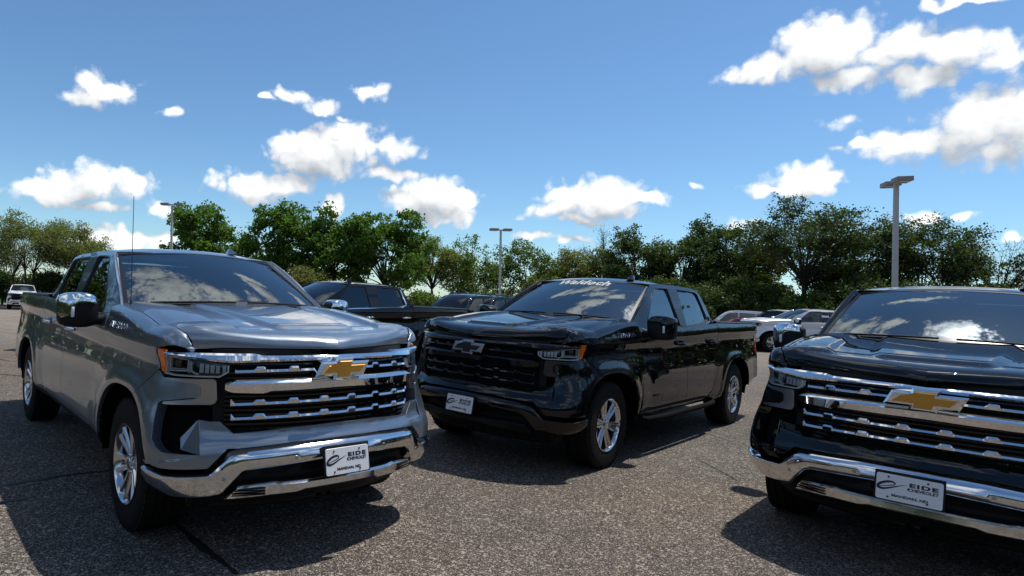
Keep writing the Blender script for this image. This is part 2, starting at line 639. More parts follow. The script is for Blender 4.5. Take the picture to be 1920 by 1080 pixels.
def lathe(prof, seg=48, angle=32):
    """profile of (radius, y) turned about the y axis"""
    bm = bmesh.new()
    rings = []
    for r, y in prof:
        if r < 1e-6:
            rings.append([bm.verts.new((0, y, 0))] * seg)
        else:
            rings.append([bm.verts.new((r * math.cos(2 * math.pi * k / seg), y, r * math.sin(2 * math.pi * k / seg))) for k in range(seg)])
    for a, b in zip(rings[:-1], rings[1:]):
        for k in range(seg):
            f = []
            for v in (a[k], a[(k + 1) % seg], b[(k + 1) % seg], b[k]):
                if v not in f:
                    f.append(v)
            if len(f) > 2:
                bm.faces.new(f)
    bmesh.ops.recalc_face_normals(bm, faces=bm.faces[:])
    return finish(bm, 'turned', angle)


def prism(poly, mp, d0, d1, bev=0.0):
    """polygon pushed from depth d0 (back) to d1 (front); mp(a, b, depth) -> xyz"""
    bm = bmesh.new()
    n = len(poly)
    back = [bm.verts.new(mp(a, b, d0)) for a, b in poly]
    if bev > 0:
        cx = sum(p[0] for p in poly) / n
        cy = sum(p[1] for p in poly) / n
        ins = inset_poly(poly, bev)
        mid = [bm.verts.new(mp(a, b, d1 - bev)) for a, b in poly]
        fr = [bm.verts.new(mp(a, b, d1)) for a, b in ins]
        loops = [back, mid, fr]
    else:
        fr = [bm.verts.new(mp(a, b, d1)) for a, b in poly]
        loops = [back, fr]
    for x, y in zip(loops[:-1], loops[1:]):
        for i in range(n):
            bm.faces.new((x[i], x[(i + 1) % n], y[(i + 1) % n], y[i]))
    f1 = bm.faces.new(loops[-1])
    f2 = bm.faces.new(back[::-1])
    bmesh.ops.triangulate(bm, faces=[f1, f2])
    bmesh.ops.recalc_face_normals(bm, faces=bm.faces[:])
    return finish(bm, 'plate', 20)


def inset_poly(poly, d):
    n = len(poly)
    area = sum(poly[i][0] * poly[(i + 1) % n][1] - poly[(i + 1) % n][0] * poly[i][1] for i in range(n))
    sg = 1 if area > 0 else -1
    out = []
    for i in range(n):
        p0, p1, p2 = poly[i - 1], poly[i], poly[(i + 1) % n]
        def nrm(a, b):
            dx, dy = b[0] - a[0], b[1] - a[1]
            L = math.hypot(dx, dy) or 1
            return (-dy / L * sg, dx / L * sg)
        n1, n2 = nrm(p0, p1), nrm(p1, p2)
        k = 1 + n1[0] * n2[0] + n1[1] * n2[1]
        k = max(k, 0.35)
        out.append((p1[0] + d * (n1[0] + n2[0]) / k, p1[1] + d * (n1[1] + n2[1]) / k))
    return out


def text_mesh(body, size, extrude, bold=0.0, shear=0.0, spacing=1.0, widen=1.0, align='CENTER'):
    cu = bpy.data.curves.new('lettering', 'FONT')
    cu.body = body
    cu.size = size
    cu.extrude = extrude
    cu.offset = bold
    cu.shear = shear
    cu.space_character = spacing
    cu.align_x = align
    cu.align_y = 'CENTER'
    cu.resolution_u = 3
    ob = bpy.data.objects.new('lettering', cu)
    COL.objects.link(ob)
    bpy.context.view_layer.update()
    dg = bpy.context.evaluated_depsgraph_get()
    me = bpy.data.meshes.new_from_object(ob.evaluated_get(dg))
    bpy.data.objects.remove(ob)
    bpy.data.curves.remove(cu)
    me.transform(Matrix.Diagonal((widen, 1, 1, 1)))
    return me


def map_mesh(me, fn):
    co = np.empty(len(me.vertices) * 3)
    me.vertices.foreach_get('co', co)
    co = co.reshape(-1, 3)
    me.vertices.foreach_set('co', np.asarray(fn(co), float).ravel())
    me.update()
    return me


# ------------------------------------------------------------------ objects
CACHE = {}


def part(name, key, fn, mat, parent=None, label=None):
    """one mesh object; meshes are shared between alike things, materials sit on the object"""
    if key not in CACHE:
        CACHE[key] = fn()
    me = CACHE[key]
    if not me.materials:
        me.materials.append(None)
    o = bpy.data.objects.new(name, me)
    COL.objects.link(o)
    o.material_slots[0].link = 'OBJECT'
    o.material_slots[0].material = MAT[mat]
    o['mk'] = mat
    if name in ('lug_nuts', 'lamp_block', 'grille_mesh', 'frame_rail'):
        o['kind'] = 'stuff'      # pieces too small to tell apart
    if parent is not None:
        o.parent = parent
    if label:
        o['label'] = label
    return o


def empty(name, parent=None, loc=(0, 0, 0), rotz=0.0):
    o = bpy.data.objects.new(name, None)
    COL.objects.link(o)
    o.empty_display_size = 0.2
    o.location = loc
    o.rotation_euler = (0, 0, rotz)
    if parent is not None:
        o.parent = parent
    return o


def tag(o, label, cat, group=None):
    o['label'] = label
    o['category'] = cat
    if group:
        o['group'] = group
    return o


# ------------------------------------------------------------------ pickup truck: surfaces (x forward from the front axle, y to its left, z up)
PLAN = [(0.97, 0), (0.958, .2), (0.925, .38), (0.868, .56), (0.792, .71), (0.712, .82), (0.630, .895), (0.545, .940), (0.44, .958), (0.30, .962), (0.0, .962), (-5.2, .962)]
_px = np.array([p[0] for p in PLAN])
_py = np.array([p[1] for p in PLAN])
# smooth, evenly travelled front plan curve
_t = np.concatenate([[0], np.cumsum(np.hypot(np.diff(_px), np.diff(_py)))])
_fx, _fy = pchip(list(zip(_t, _px))), pchip(list(zip(_t, _py)))
_tt = np.linspace(0, 2.2, 1101)
_xx, _yy = _fx(_tt), _fy(_tt)
_ss = np.concatenate([[0], np.cumsum(np.hypot(np.diff(_xx), np.diff(_yy)))])
for _ in range(3):
    _xx = np.concatenate([_xx[:1], (_xx[:-2] + 2 * _xx[1:-1] + _xx[2:]) / 4, _xx[-1:]])


_nx = -_xx


def S(y):
    """arc length along the front for a half width y"""
    i = np.argmax(_yy >= 0.957)
    return np.interp(np.abs(y), _yy[:i], _ss[:i]) * np.sign(y)


def plan(s):
    a = np.abs(s)
    return np.interp(a, _ss, _xx), np.interp(a, _ss, _yy) * np.sign(s)


def plan_n(s):
    a = np.abs(s)
    e = 0.03
    x0, y0 = np.interp(np.maximum(a - e, 0), _ss, _xx), np.interp(np.maximum(a - e, 0), _ss, _yy)
    x1, y1 = np.interp(a + e, _ss, _xx), np.interp(a + e, _ss, _yy)
    tx, ty = x1 - x0, y1 - y0
    L = np.hypot(tx, ty)
    nx, ny = ty / L, -tx / L
    # blend to straight ahead at the centre
    return nx, ny * np.sign(s)


SIDE = pchip([(.38, .90), (.46, .952), (.54, .976), (.66, .982), (.82, .978), (.96, .962), (1.06, .943), (1.12, .938), (1.17, .948), (1.21, .956), (1.26, .950), (1.31, .934), (1.36, .905), (1.42, .875)])
FACE = pchip([(.20, -.06), (.34, -.02), (.42, .045), (.50, .062), (.60, .062), (.68, .045), (.74, .012), (.92, .0), (1.08, -.005), (1.20, -.035)])


def arch_d(x, z, cx):
    rho = (np.abs((x - cx) / .575) ** 2.5 + np.abs((z - .38) / .535) ** 2.5) ** (1 / 2.5)
    return (rho - 1) * .54


def side_y(x, z):
    """half width of the body side"""
    x = np.asarray(x, float)
    z = np.asarray(z, float)
    zc = np.where(z > 1.0, z - np.interp(x, [-4.9, -3.0, -0.6, 0.6], [.055, .045, -.01, -.03]) * sstep(z, 1.0, 1.15), z)
    y = SIDE(zc)
    y = y - (.962 - np.interp(-x, _nx, _yy))
    for cx in (0.0, -3.745):
        d = arch_d(x, z, cx)
        y = y + .016 * sstep(d, .120, .025) + .014 * sstep(d, .38, .10)
    y = y - .030 * sstep(-x, 3.9, 5.0)
    return y


def side_map(sg):
    return lambda x, z: np.stack([x, sg * side_y(x, z), z], -1)


HOODZ = pchip([(-.70, 1.412), (-.45, 1.402), (0.0, 1.372), (.35, 1.338), (.60, 1.302), (.72, 1.278), (.82, 1.25), (.95, 1.21)])


_EZ = [None]


def edge_z(x):
    """height of the seam between hood and fender: the edge of the hood"""
    if _EZ[0] is None:
        t = np.linspace(.0, 1.6, 200)
        hx, hz = hood_xz(t, np.full_like(t, .87))
        _EZ[0] = (hx[::-1], hz[::-1])
    return np.interp(x, *_EZ[0])


def fender_map(sg):
    """side below, rolling over to the hood seam above: v counts height, beyond 1.25 it runs over the shoulder"""
    def f(x, v):
        zs = edge_z(x) - .085
        y0 = side_y(x, np.minimum(v, zs))
        t = np.clip((v - zs) / .17, 0, 1)
        a = t * np.pi / 2
        rin = .075
        y = np.where(v <= zs, y0, side_y(x, zs) - rin * (1 - np.cos(a)))
        z = np.where(v <= zs, v, zs + .085 * np.sin(a))
        return np.stack([x, sg * y, z], -1)
    return f


def face_map(off=0.0):
    """front fascia: s along the plan curve, z height"""
    def f(s, z):
        x, y = plan(s)
        nx, ny = plan_n(s)
        a = np.abs(s)
        w = sstep(a, .80, 1.12)
        ysid = side_y(np.minimum(x, .50), z) - .962 + (.962 - np.interp(-np.minimum(x, .50), _nx, _yy)) * 1.0
        o = FACE(z) * (1 - w) + ysid * w + off
        # the bumper corners stand out square below the lamps
        o = o + .042 * sstep(a, .66, .96) * (1 - sstep(z, .60, .95)) * (1 - .75 * sstep(a, 1.02, 1.35))
        return np.stack([x + nx * o, y + ny * o, z], -1)
    return f


def FM(s, z, o):
    return face_map(o)(np.asarray(s, float), np.asarray(z, float))


def SMAP(s, z, o):
    x, y = plan(s)
    nx, ny = plan_n(s)
    return np.stack([x + nx * o, y + ny * o, z + 0 * x], -1)


def arch_pts(cx, z0, n=26, a0=None, rev=False):
    """wheel arch outline from rear foot to front foot at height z0"""
    th = np.linspace(0, np.pi, 181)
    x = cx - .575 * np.sign(np.cos(th)) * np.abs(np.cos(th)) ** (2 / 2.5)
    z = .38 + .535 * np.sin(th) ** (2 / 2.5)
    P = [(float(a), float(b)) for a, b in zip(x, z) if b >= z0]
    st = max(1, len(P) // n)
    P = P[::st] + ([P[-1]] if (len(P) - 1) % st else [])
    return P[::-1] if rev else P


def mirrored(poly):
    return poly + [(-a, b) for a, b in reversed(poly) if abs(a) > 1e-6]


def poly_map(sg):
    f = face_map(0)
    return f


# greenhouse side
def glass_y(x, z):
    y = np.interp(z, [1.20, 1.30, 1.36, 1.60, 1.78, 1.83], [.945, .925, .902, .822, .752, .715])
    y = y - .035 * sstep(x, -1.2, -.6) * sstep(z, 1.2, 1.4) - .02 * sstep(-x, 2.6, 3.2)
    return y


def green_map(sg, off=0.0):
    return lambda x, z: np.stack([x, sg * (glass_y(x, z) + off), z], -1)


def shield_pt(a, t):
    """windshield: a across (-1 right, 1 left), t up"""
    a = np.asarray(a, float)
    t = np.asarray(t, float)
    bul = .030 * np.sin(np.pi * np.clip(t, 0, 1)) * (1 - .5 * a * a)
    xb, xt = -.46 - .20 * a * a, -1.30 - .12 * a * a
    zb, zt = 1.418 - .028 * a * a, 1.835 - .045 * a * a
    x = xb + (xt - xb) * t + bul * .45
    z = zb + (zt - zb) * t + bul * .80
    y = a * (.83 + (.695 - .83) * t)
    return np.stack([x, y, z], -1)


# ------------------------------------------------------------------ pickup truck: builder
def hood_tip(a):
    return np.interp(a, _yy[:560], _xx[:560]) - .035 + .005 * sstep(a, .70, .87)


def hood_fn(t, y):
    """t: distance run back from the lip over the nose; y across"""
    x, z = hood_xz(t, y)
    half = side_y(x, edge_z(x) - .085) - .075 - .008
    return np.stack([x, y / .87 * half, z], -1)


def hood_xz(t, y):
    a = np.abs(y)
    tip = hood_tip(a)
    # nose profile: (run, back, height)
    run = [0, .022, .05, .09, .15, .25, .40, 2.0]
    bk = [0.0, .004, .022, .055, .110, .208, .357, 1.957]
    dz = [0.0, .022, .046, .065, .083, .098, .110, .110]
    back = np.interp(t, run, bk)
    x = tip - back
    z0 = 1.203 + .004 * a
    nf = 1 - .58 * sstep(a, .50, .86)      # the nose is blunter towards the corners
    nose = z0 + pchip(list(zip(run, dz)))(np.minimum(t / nf, 1.99))
    lenr = np.maximum(tip - .357 + .56, .1)
    rise = (1.402 + 0.004 * a - (z0 + .110)) * pchip([(0, 0), (.25, .36), (.6, .75), (1.0, 1.0), (1.4, 1.08)])(np.clip((tip - .357 - x) / lenr, 0, 1.35))
    z = nose + np.where(t > .40, rise, 0)
    # pressed bulges: a centre dome and two outer ridges that end in steps near the nose
    yd = .255 + .10 * np.clip((.70 - x) / 1.15, 0, 1.2)
    endc = sstep(x, .715, .635)
    z = z + .022 * endc * (1 - sstep(a, yd, yd + .075))
    yo = .585 + .02 * np.clip((.7 - x), 0, 1)
    endo = sstep(x, .66, .56) * (1 - .4 * sstep(-x, .1, .6))
    z = z + .024 * endo * sstep(a, yo - .06, yo + .005) * (1 - .75 * sstep(a, yo + .06, .90))
    z = z - .012 * sstep(a, .78, .87)
    return x, z


def mk_hood():
    pts = []
    ys = np.linspace(-.87, .87, 61)
    front = [(0.0, float(y)) for y in ys]

    def tback(y):
        a = abs(y)
        tip = float(hood_tip(a))
        xr = -.50 - .20 * (a / .83) ** 2
        return (tip - xr) + .043
    back = [(tback(y) , float(y)) for y in ys[::-1]]
    outer = front + back
    me = patch(outer, hood_fn, .028, .028, .03, (0, 0, 1), upl=(.01, .022, .035, .05, .07, .09, .12))
    return me


def mk_strip_tri(poly_right, thick=.03, du=.045, dv=.045, off=0.0, both=False, sgn=-1):
    pol = [(sgn * s, z) for s, z in poly_right]
    return patch(pol, face_map(off), du, dv, thick, (1, sgn * .5, 0))


def yz(pts):
    """measured (half width, height) -> (arc length, height)"""
    return [(float(S(y)), z) for y, z in pts]


def slat_rows(base, slope=0.0):
    bumps = [.10, .30, .50]

    def top(s):
        a = np.abs(s)
        h = np.zeros_like(a)
        for b in bumps:
            h = np.maximum(h, np.clip((.038 - np.abs(a - b)) / .015, 0, 1) * .018)
        h = np.maximum(h, np.clip((a - .640) / .020, 0, 1) * .022)
        return base + .010 + h
    return top


def add_plate_to(parent, sg, x, y0, z, pitch, plain=False):
    """dealer plate in its black holder on the bumper"""
    hold = part('plate_holder', 'plate_holder', lambda: boxes([((0, 0, .004), (.325, .018, .176), .006)]), 'black_plastic', parent)
    hold.location = (x, y0, z)
    hold.rotation_euler = (-pitch, 0, R(90))
    pl = part('license_plate', 'license_plate', lambda: prism(rounded(.1525, .076, .012), lambda a, b, d: (a, -d, b), 0, .004, .0015), 'plate_white', parent)
    pl.location = (x + .0105, y0, z)
    pl.rotation_euler = (-pitch, 0, R(90))

    def letters():
        bm = bmesh.new()

        def put(me, x, z):
            me.transform(Matrix.Translation((x, -.0046, z)) @ Matrix.Rotation(R(90), 4, 'X'))
            bm.from_mesh(me)
            bpy.data.meshes.remove(me)
        put(text_mesh('EIDE', .0300, .0004, .0016, 0, 1.22, 1.85), .066, .030)
        put(text_mesh('CHEVROLET', .0235, .0004, .0009, 0, 1.02, 1.02), .066, .004)
        put(text_mesh('MANDAN, ND', .0200, .0004, .0009, 0, 1.02, 1.28), .006, -.045)
        # swoosh letter e
        t = np.linspace(0, 1, 40)
        th = -0.25 + t * 5.35
        px = -.088 + .036 * np.cos(th) * (1 + .35 * (t > .82) * (t - .82) * 6)
        pz = .007 + .0155 * np.sin(th) + .30 * (px + .088)
        px = np.concatenate([[-.121, -.100, -.075], px[0:], [-.030, -.004]])
        pz = np.concatenate([[-.006, .001, .0075], pz[0:], [.0145, .0215]])
        wd = np.concatenate([[.0012, .0016, .002], .0018 + .0042 * np.abs(np.sin((t * 5.35 - .25) / 2 + .2)) , [.0018, .0004]])
        vs = []
        for i in range(len(px)):
            j0, j1 = max(i - 1, 0), min(i + 1, len(px) - 1)
            dx, dz = px[j1] - px[j0], pz[j1] - pz[j0]
            L = math.hypot(dx, dz) or 1
            nx, nz = -dz / L * wd[i], dx / L * wd[i]
            vs.append((bm.verts.new((px[i] + nx, -.0049, pz[i] + nz)), bm.verts.new((px[i] - nx, -.0049, pz[i] - nz))))
        for a, b in zip(vs[:-1], vs[1:]):
            bm.faces.new((a[0], a[1], b[1], b[0]))
        for v in bm.verts:
            if v.co.x < 0 and v.co.z > -.03:
                v.co.x = (v.co.x + .06) * 1.12 - .072
                v.co.z = (v.co.z - .007) * 1.25 + .009
        me = bpy.data.meshes.new('lettering')
        bm.to_mesh(me)
        bm.free()
        return me
    part('lettering', 'plate_letters', letters, 'ink', pl)
    for bx, bz in ((-.095, .058), (.085, .058), (-.095, -.058), (.085, -.058)):
        b = part('bolt', 'plate_bolt', lambda: lathe([(0, -.0075), (.005, -.0070), (.0058, -.0045), (.0058, -.004)], 12), 'ink', pl)
        b.location = (bx, 0, bz)
    return pl


def rounded(w, h, r, n=4):
    out = []
    for cx, cy, a0 in ((w - r, h - r, 0), (-w + r, h - r, 90), (-w + r, -h + r, 180), (w - r, -h + r, 270)):
        for i in range(n + 1):
            a = R(a0 + 90 * i / n)
            out.append((cx + r * math.cos(a), cy + r * math.sin(a)))
    return out


BOW_OUT = [(-.152, .044), (-.062, .044), (-.056, .069), (.073, .069), (.067, .044), (.192, .044), (.152, -.044), (.062, -.044), (.056, -.069), (-.073, -.069), (-.067, -.044), (-.192, -.044)]
BOW_IN = [(-.106, .021), (-.040, .021), (-.035, .047), (.049, .047), (.043, .021), (.150, .021), (.112, -.021), (.040, -.021), (.035, -.047), (-.049, -.047), (-.043, -.021), (-.150, -.021)]


def emblem_map(a, b, d):
    # seen from in front the truck's own left is on the viewer's right
    p = SMAP(np.array([float(a)]), np.array([1.092 + b]), np.array([.012 + d]))[0]
    return tuple(p)


def mk_wheel(style, parent, x, sg):
    w = empty('wheel', parent, (x, 0, .412))
    R0 = .412
    yo = .968
    tyre = [(.244, -.115), (.250, -.128), (.285, -.136), (.335, -.139), (.372, -.135), (.392, -.126), (.405, -.112), (.411, -.090), (.4115, -.062), (.403, -.060), (.403, -.050), (.412, -.048), (.412, -.008), (.403, -.006), (.403, .006), (.412, .008), (.412, .048), (.403, .050), (.403, .060), (.4115, .062), (.411, .090), (.405, .112), (.392, .126), (.374, .135), (.370, .138), (.362, .1385), (.335, .139), (.300, .1375), (.285, .136), (.262, .132), (.250, .128), (.244, .115)]
    # y of the lathe is outward on the left side
    key = 'tyre'

    def mk_tyre():
        bm = bmesh.new()
        me = lathe(tyre, 64)
        bm.from_mesh(me)
        for k in range(56):   # shoulder blocks
            a = 2 * math.pi * k / 56
            for s in (-1, 1):
                m = Matrix.Rotation(a, 4, 'Y') @ Matrix.Translation((.4015, s * .108, 0))
                r = bmesh.ops.create_cube(bm, size=1.0)
                bmesh.ops.scale(bm, vec=(.022, .030, .030), verts=r['verts'])
                bmesh.ops.transform(bm, matrix=m, verts=r['verts'])
        return finish(bm, 'tyre')
    t = part('tyre', 'tyre', mk_tyre, 'rubber', w)
    t.location = (0, sg * (yo - .139), 0)
    yb = yo - .139 + .128          # outer rim plane

    def mk_rim():
        prof = [(.252, 0.0), (.252, .006), (.246, .009), (.240, .004), (.234, -.006), (.226, -.020), (.222, -.045), (.220, -.16), (.232, -.2), (.250, -.235), (.252, -.24)]
        return lathe(prof, 64, 24)
    rim = part('rim', 'rim_barrel', mk_rim, 'alloy', w)
    rim.location = (0, sg * yb, 0)
    rim.scale = (1, sg, 1)

    def mk_spokes():
        bm = bmesh.new()

        def bar(a0, r0, r1, w0, w1, off0, off1, y0, y1, th):
            def pt(r, o, y):
                ca, sa = math.cos(a0), math.sin(a0)
                return (ca * r - sa * o, y, sa * r + ca * o)
            n = 5
            rings = []
            for i in range(n):
                t = i / (n - 1)
                r = r0 + (r1 - r0) * t
                ww = w0 + (w1 - w0) * t
                oo = off0 + (off1 - off0) * t
                yy = y0 + (y1 - y0) * (t ** 1.4) 
                rings.append([bm.verts.new(pt(r, oo - ww / 2, yy - th)), bm.verts.new(pt(r, oo - ww / 2, yy - .012)), bm.verts.new(pt(r, oo - ww * .28, yy)), bm.verts.new(pt(r, oo + ww * .28, yy)), bm.verts.new(pt(r, oo + ww / 2, yy - .012)), bm.verts.new(pt(r, oo + ww / 2, yy - th))])
            for p, q in zip(rings[:-1], rings[1:]):
                for j in range(6):
                    bm.faces.new((p[j], p[(j + 1) % 6], q[(j + 1) % 6], q[j]))
            bm.faces.new(rings[0][::-1])
            bm.faces.new(rings[-1])
        for k in range(6):
            a = 2 * math.pi * k / 6 + .2
            if style == 0:
                for s in (-1, 1):
                    bar(a, .045, .238, .036, .040, s * .012, s * .052, -.030, -.002, .045)
                bar(a, .045, .150, .030, .020, 0, 0, -.036, -.030, .040)
            else:
                for s in (-1, 1):
                    bar(a, .045, .236, .026, .030, s * .019, s * .038, -.026, -.004, .045)
                bar(a, .06, .236, .050, .060, 0, 0, -.040, -.018, .030)
        for k in range(6):
            a = 2 * math.pi * (k + .5) / 6 + .2
            bar(a, .040, .085, .050, .030, 0, 0, -.034, -.050, .03)
        bmesh.ops.recalc_face_normals(bm, faces=bm.faces[:])
        return finish(bm, 'spokes', 18)
    sp = part('spokes', 'spokes%d' % style, mk_spokes, 'alloy', w)
    sp.location = (0, sg * yb, 0)
    sp.scale = (1, sg, 1)
    if x < -1:
        sp.rotation_euler = (0, .5, 0)
    hub = part('hub_cap', 'hub_cap', lambda: lathe([(0, -.014), (.030, -.015), (.037, -.020), (.040, -.034), (.062, -.036), (.064, -.06)], 32), 'alloy', w)
    hub.location = (0, sg * yb, 0)
    hub.scale = (1, sg, 1)

    def lugs():
        bm = bmesh.new()
        for k in range(6):
            a = 2 * math.pi * k / 6 + .72
            add_tube(bm, [(.052 * math.cos(a), -.045, .052 * math.sin(a)), (.052 * math.cos(a), -.024, .052 * math.sin(a)), (.052 * math.cos(a), -.020, .052 * math.sin(a))], [.0095, .0095, .005], 8)
        return finish(bm, 'lugs')
    lg = part('lug_nuts', 'lug_nuts', lugs, 'chrome', w)
    lg.location = (0, sg * yb, 0)
    lg.scale = (1, sg, 1)
    dk = part('brake_disc', 'brake_disc', lambda: lathe([(0, -.075), (.075, -.075), (.078, -.095), (.165, -.095), (.165, -.115), (0, -.115)], 40), 'disc_steel', w)
    dk.location = (0, sg * yb, 0)
    dk.scale = (1, sg, 1)
    bk = part('wheel_back', 'wheel_back', lambda: lathe([(0, -.135), (.222, -.135), (.222, -.15), (0, -.15)], 40), 'under_black', w)
    bk.location = (0, sg * yb, 0)
    bk.scale = (1, sg, 1)
    return w


GAP = .0035


def make_truck(trim):
    """one crew cab pickup; trim holds which materials and extras it carries"""
    T = trim
    root = empty('pickup_truck')
    paint = T['paint']

    # ---- hood and front end
    part('hood', 'hood', mk_hood, paint, root)
    part('cowl_panel', 'cowl', lambda: patch([(-1, -.02), (1, -.02), (1, .055), (-1, .055)], lambda a, t: shield_pt(a, t) + np.array([.03, 0, -.018]), .08, .03, .01, (1, 0, 1)), 'black_plastic', root)
    for sg in (-1, 1):
        # fender: from the hood seam over the shoulder down to the arch
        def mk_fender(sg=sg):
            arch = [p for p in arch_pts(0, .50) if True]
            ar = [p for p in arch if p[0] <= .19 or p[1] > 2]
            ar = [p for p in ar]
            zc = 1.425
            outer = [(-.655, .47), (-.600, .47)] + [p for p in arch_pts(0, .50) if p[0] < .235]
            zend = outer[-1]
            zA = float(np.interp(.235, *np.array([q for q in arch_pts(0, .50, 80) if q[0] > 0]).T))
            outer += [(.232, zA), (.36, .985), (.497, 1.075), (.482, 1.11), (.468, 1.16), (.462, 1.192), (.52, 1.203), (.59, 1.215), (.640, 1.25), (.655, 1.36), (.655, 1.42), (-.10, 1.47), (-.60, 1.49), (-.64, 1.49), (-.66, 1.40), (-.665, 1.20), (-.675, .9)]
            fm = fender_map(sg)
            return patch(outer, fm, .024, .024, .03, (0, sg, .3), vpl=(1.27, 1.29, 1.31, 1.33, 1.35))
        part('fender', 'fender%d' % sg, mk_fender, paint, root)

        # ---- doors
        def mk_door(x0, x1, rear, sg=sg):
            zt = lambda x: float(np.interp(x, [-3.1, -2.0, -1.75, -1.2, -1.0, -.6], [1.385, 1.345, 1.335, 1.305, 1.30, 1.33]))
            if not rear:
                outer = [(x0, .47), (x1 - .02, .47), (x1 + .01, .9), (x1 + .01, 1.20), (x1 - .002, 1.335)] + [(x, zt(x)) for x in (-.9, -1.0, -1.2, -1.5, -1.75)] + [(x0, zt(x0))]
            else:
                outer = [(-2.70, .47), (x1, .47), (x1, zt(x1))] + [(x, zt(x)) for x in (-2.2, -2.5, -2.8)] + [(x0, zt(x0)), (x0, 1.0), (x0 + .02, .88), (x0 + .10, .70), (x0 + .20, .55)]
            return patch(outer, side_map(sg), .05, .035, .03, (0, sg, 0))
        fd = part('front_door', 'front_door%d' % sg, lambda: mk_door(-1.9435, -.679, False), paint, root)
        rd = part('rear_door', 'rear_door%d' % sg, lambda: mk_door(-3.033, -1.9525, True), paint, root)
        for d, hx in ((fd, -1.80), (rd, -2.86)):
            def mk_handle(hx=hx, sg=sg):
                y = float(side_y(hx, 1.14))
                bm = bmesh.new()
                add_tube(bm, [(hx - .115, sg * (y + .002), 1.150), (hx - .10, sg * (y + .030), 1.151), (hx, sg * (y + .040), 1.150), (hx + .09, sg * (y + .034), 1.147), (hx + .115, sg * (y + .002), 1.146)], [.014, .018, .020, .019, .014], 10)
                bmesh.ops.scale(bm, vec=(1, 1, 1), verts=bm.verts)
                return finish(bm, 'handle', 50)
            part('door_handle', 'handle%d%.2f' % (sg, hx), mk_handle, T['handle'], d)
            # recess behind the handle
            def mk_cup(hx=hx, sg=sg):
                y = float(side_y(hx, 1.14))
                return prism([(hx + .075 * math.cos(a), 1.147 + .030 * math.sin(a)) for a in np.linspace(0, 2 * np.pi, 20, endpoint=False)], lambda a, b, dd: (a, sg * (y + dd), b), -.01, .0025)
            part('handle_cup', 'cup%d%.2f' % (sg, hx), mk_cup, 'black_trim' if 'black' in paint else paint, d)

        # rocker under the doors
        part('rocker_panel', 'rocker%d' % sg, lambda: patch([(-3.20, .40), (-.60, .40), (-.60, .463), (-3.20, .463)], side_map(sg), .1, .02, .05, (0, sg, 0)), 'gloss_black' if T['steps'] else 'black_plastic', root)

        # ---- bed side with its arch
        def mk_bed(sg=sg):
            ar = arch_pts(-3.745, .50)
            outer = [(-4.86, .60), (-4.86, 1.365), (-3.05, 1.385), (-3.042, 1.0), (-3.025, .88), (-2.945, .70), (-2.845, .55), (-2.72, .463), (-3.10, .463)]
            a = [(x, z) for x, z in ar]
            outer = [(-4.86, 1.365), (-3.046, 1.385), (-3.046, 1.0), (-3.03, .885), (-2.945, .70), (-2.845, .553), (-2.78, .47), (-3.155, .47)] + a[::-1] + [(-4.34, .50), (-4.55, .56), (-4.86, .60)]
            return patch(outer, side_map(sg), .03, .026, .03, (0, sg, 0))
        part('bed_side', 'bed_side%d' % sg, mk_bed, paint, root)

        def mk_rail(sg=sg):
            xs = np.linspace(-4.86, -3.06, 20)
            zt = np.interp(xs, [-4.86, -3.05], [1.365, 1.385])
            y = side_y(xs, zt)
            bm = bmesh.new()
            sec = [(-.004, -.004), (.004, .012), (-.012, .024), (-.09, .024), (-.10, .0), (-.10, -.03)]
            G = [[bm.verts.new((x, sg * (yy + a), z + b)) for x, yy, z in zip(xs, y, zt)] for a, b in sec]
            for p, q in zip(G[:-1], G[1:]):
                for i in range(len(xs) - 1):
                    bm.faces.new((p[i], p[i + 1], q[i + 1], q[i]))
            bmesh.ops.recalc_face_normals(bm, faces=bm.faces[:])
            bmesh.ops.solidify(bm, geom=bm.faces[:], thickness=.006)
            return finish(bm, 'rail', 40)
        part('bed_rail', 'bed_rail%d' % sg, mk_rail, 'black_plastic', root)

        # wheel liners
        for cx in (0.0, -3.745):
            def mk_liner(cx=cx, sg=sg):
                pts = arch_pts(cx, .36, 30)
                bm = bmesh.new()
                G = []
                for k, yy in enumerate((None, .60, .45)):
                    G.append([bm.verts.new((x, sg * (float(side_y(x, max(z, .45))) - .022 if yy is None else yy), z if k < 2 else z)) for x, z in pts])
                for p, q in zip(G[:-1], G[1:]):
                    for i in range(len(pts) - 1):
                        bm.faces.new((p[i], p[i + 1], q[i + 1], q[i]))
                bmesh.ops.solidify(bm, geom=bm.faces[:], thickness=.006)
                return finish(bm, 'liner')
            part('wheel_liner', 'liner%d%.1f' % (sg, cx), mk_liner, 'under_black', root)

        # ---- greenhouse side: frame with two openings
        FW = [(-.955, 1.335), (-1.015, 1.42), (-1.13, 1.54), (-1.29, 1.675), (-1.395, 1.750), (-1.46, 1.768), (-1.60, 1.777), (-1.795, 1.780), (-1.86, 1.345), (-1.60, 1.338), (-1.06, 1.308), (-.97, 1.316)]
        RW = [(-2.10, 1.778), (-2.45, 1.775), (-2.70, 1.762), (-2.765, 1.735), (-2.86, 1.45), (-2.855, 1.425), (-2.70, 1.378), (-2.60, 1.368), (-2.06, 1.350)]

        def mk_frame(sg=sg):
            outer = [(-.655, 1.385), (-.80, 1.475), (-1.05, 1.635), (-1.30, 1.772), (-1.40, 1.815), (-1.60, 1.828), (-2.2, 1.826), (-2.65, 1.812), (-2.80, 1.785), (-2.87, 1.74), (-3.055, 1.40), (-3.055, 1.345), (-2.6, 1.33), (-2.0, 1.30), (-1.75, 1.29), (-1.2, 1.255), (-.85, 1.26), (-.655, 1.30)]
            def mm(x, z):
                return green_map(sg, -.004)(x, z)
            return patch(outer, mm, .06, .04, .04, (0, sg, 0), holes=[FW, RW])
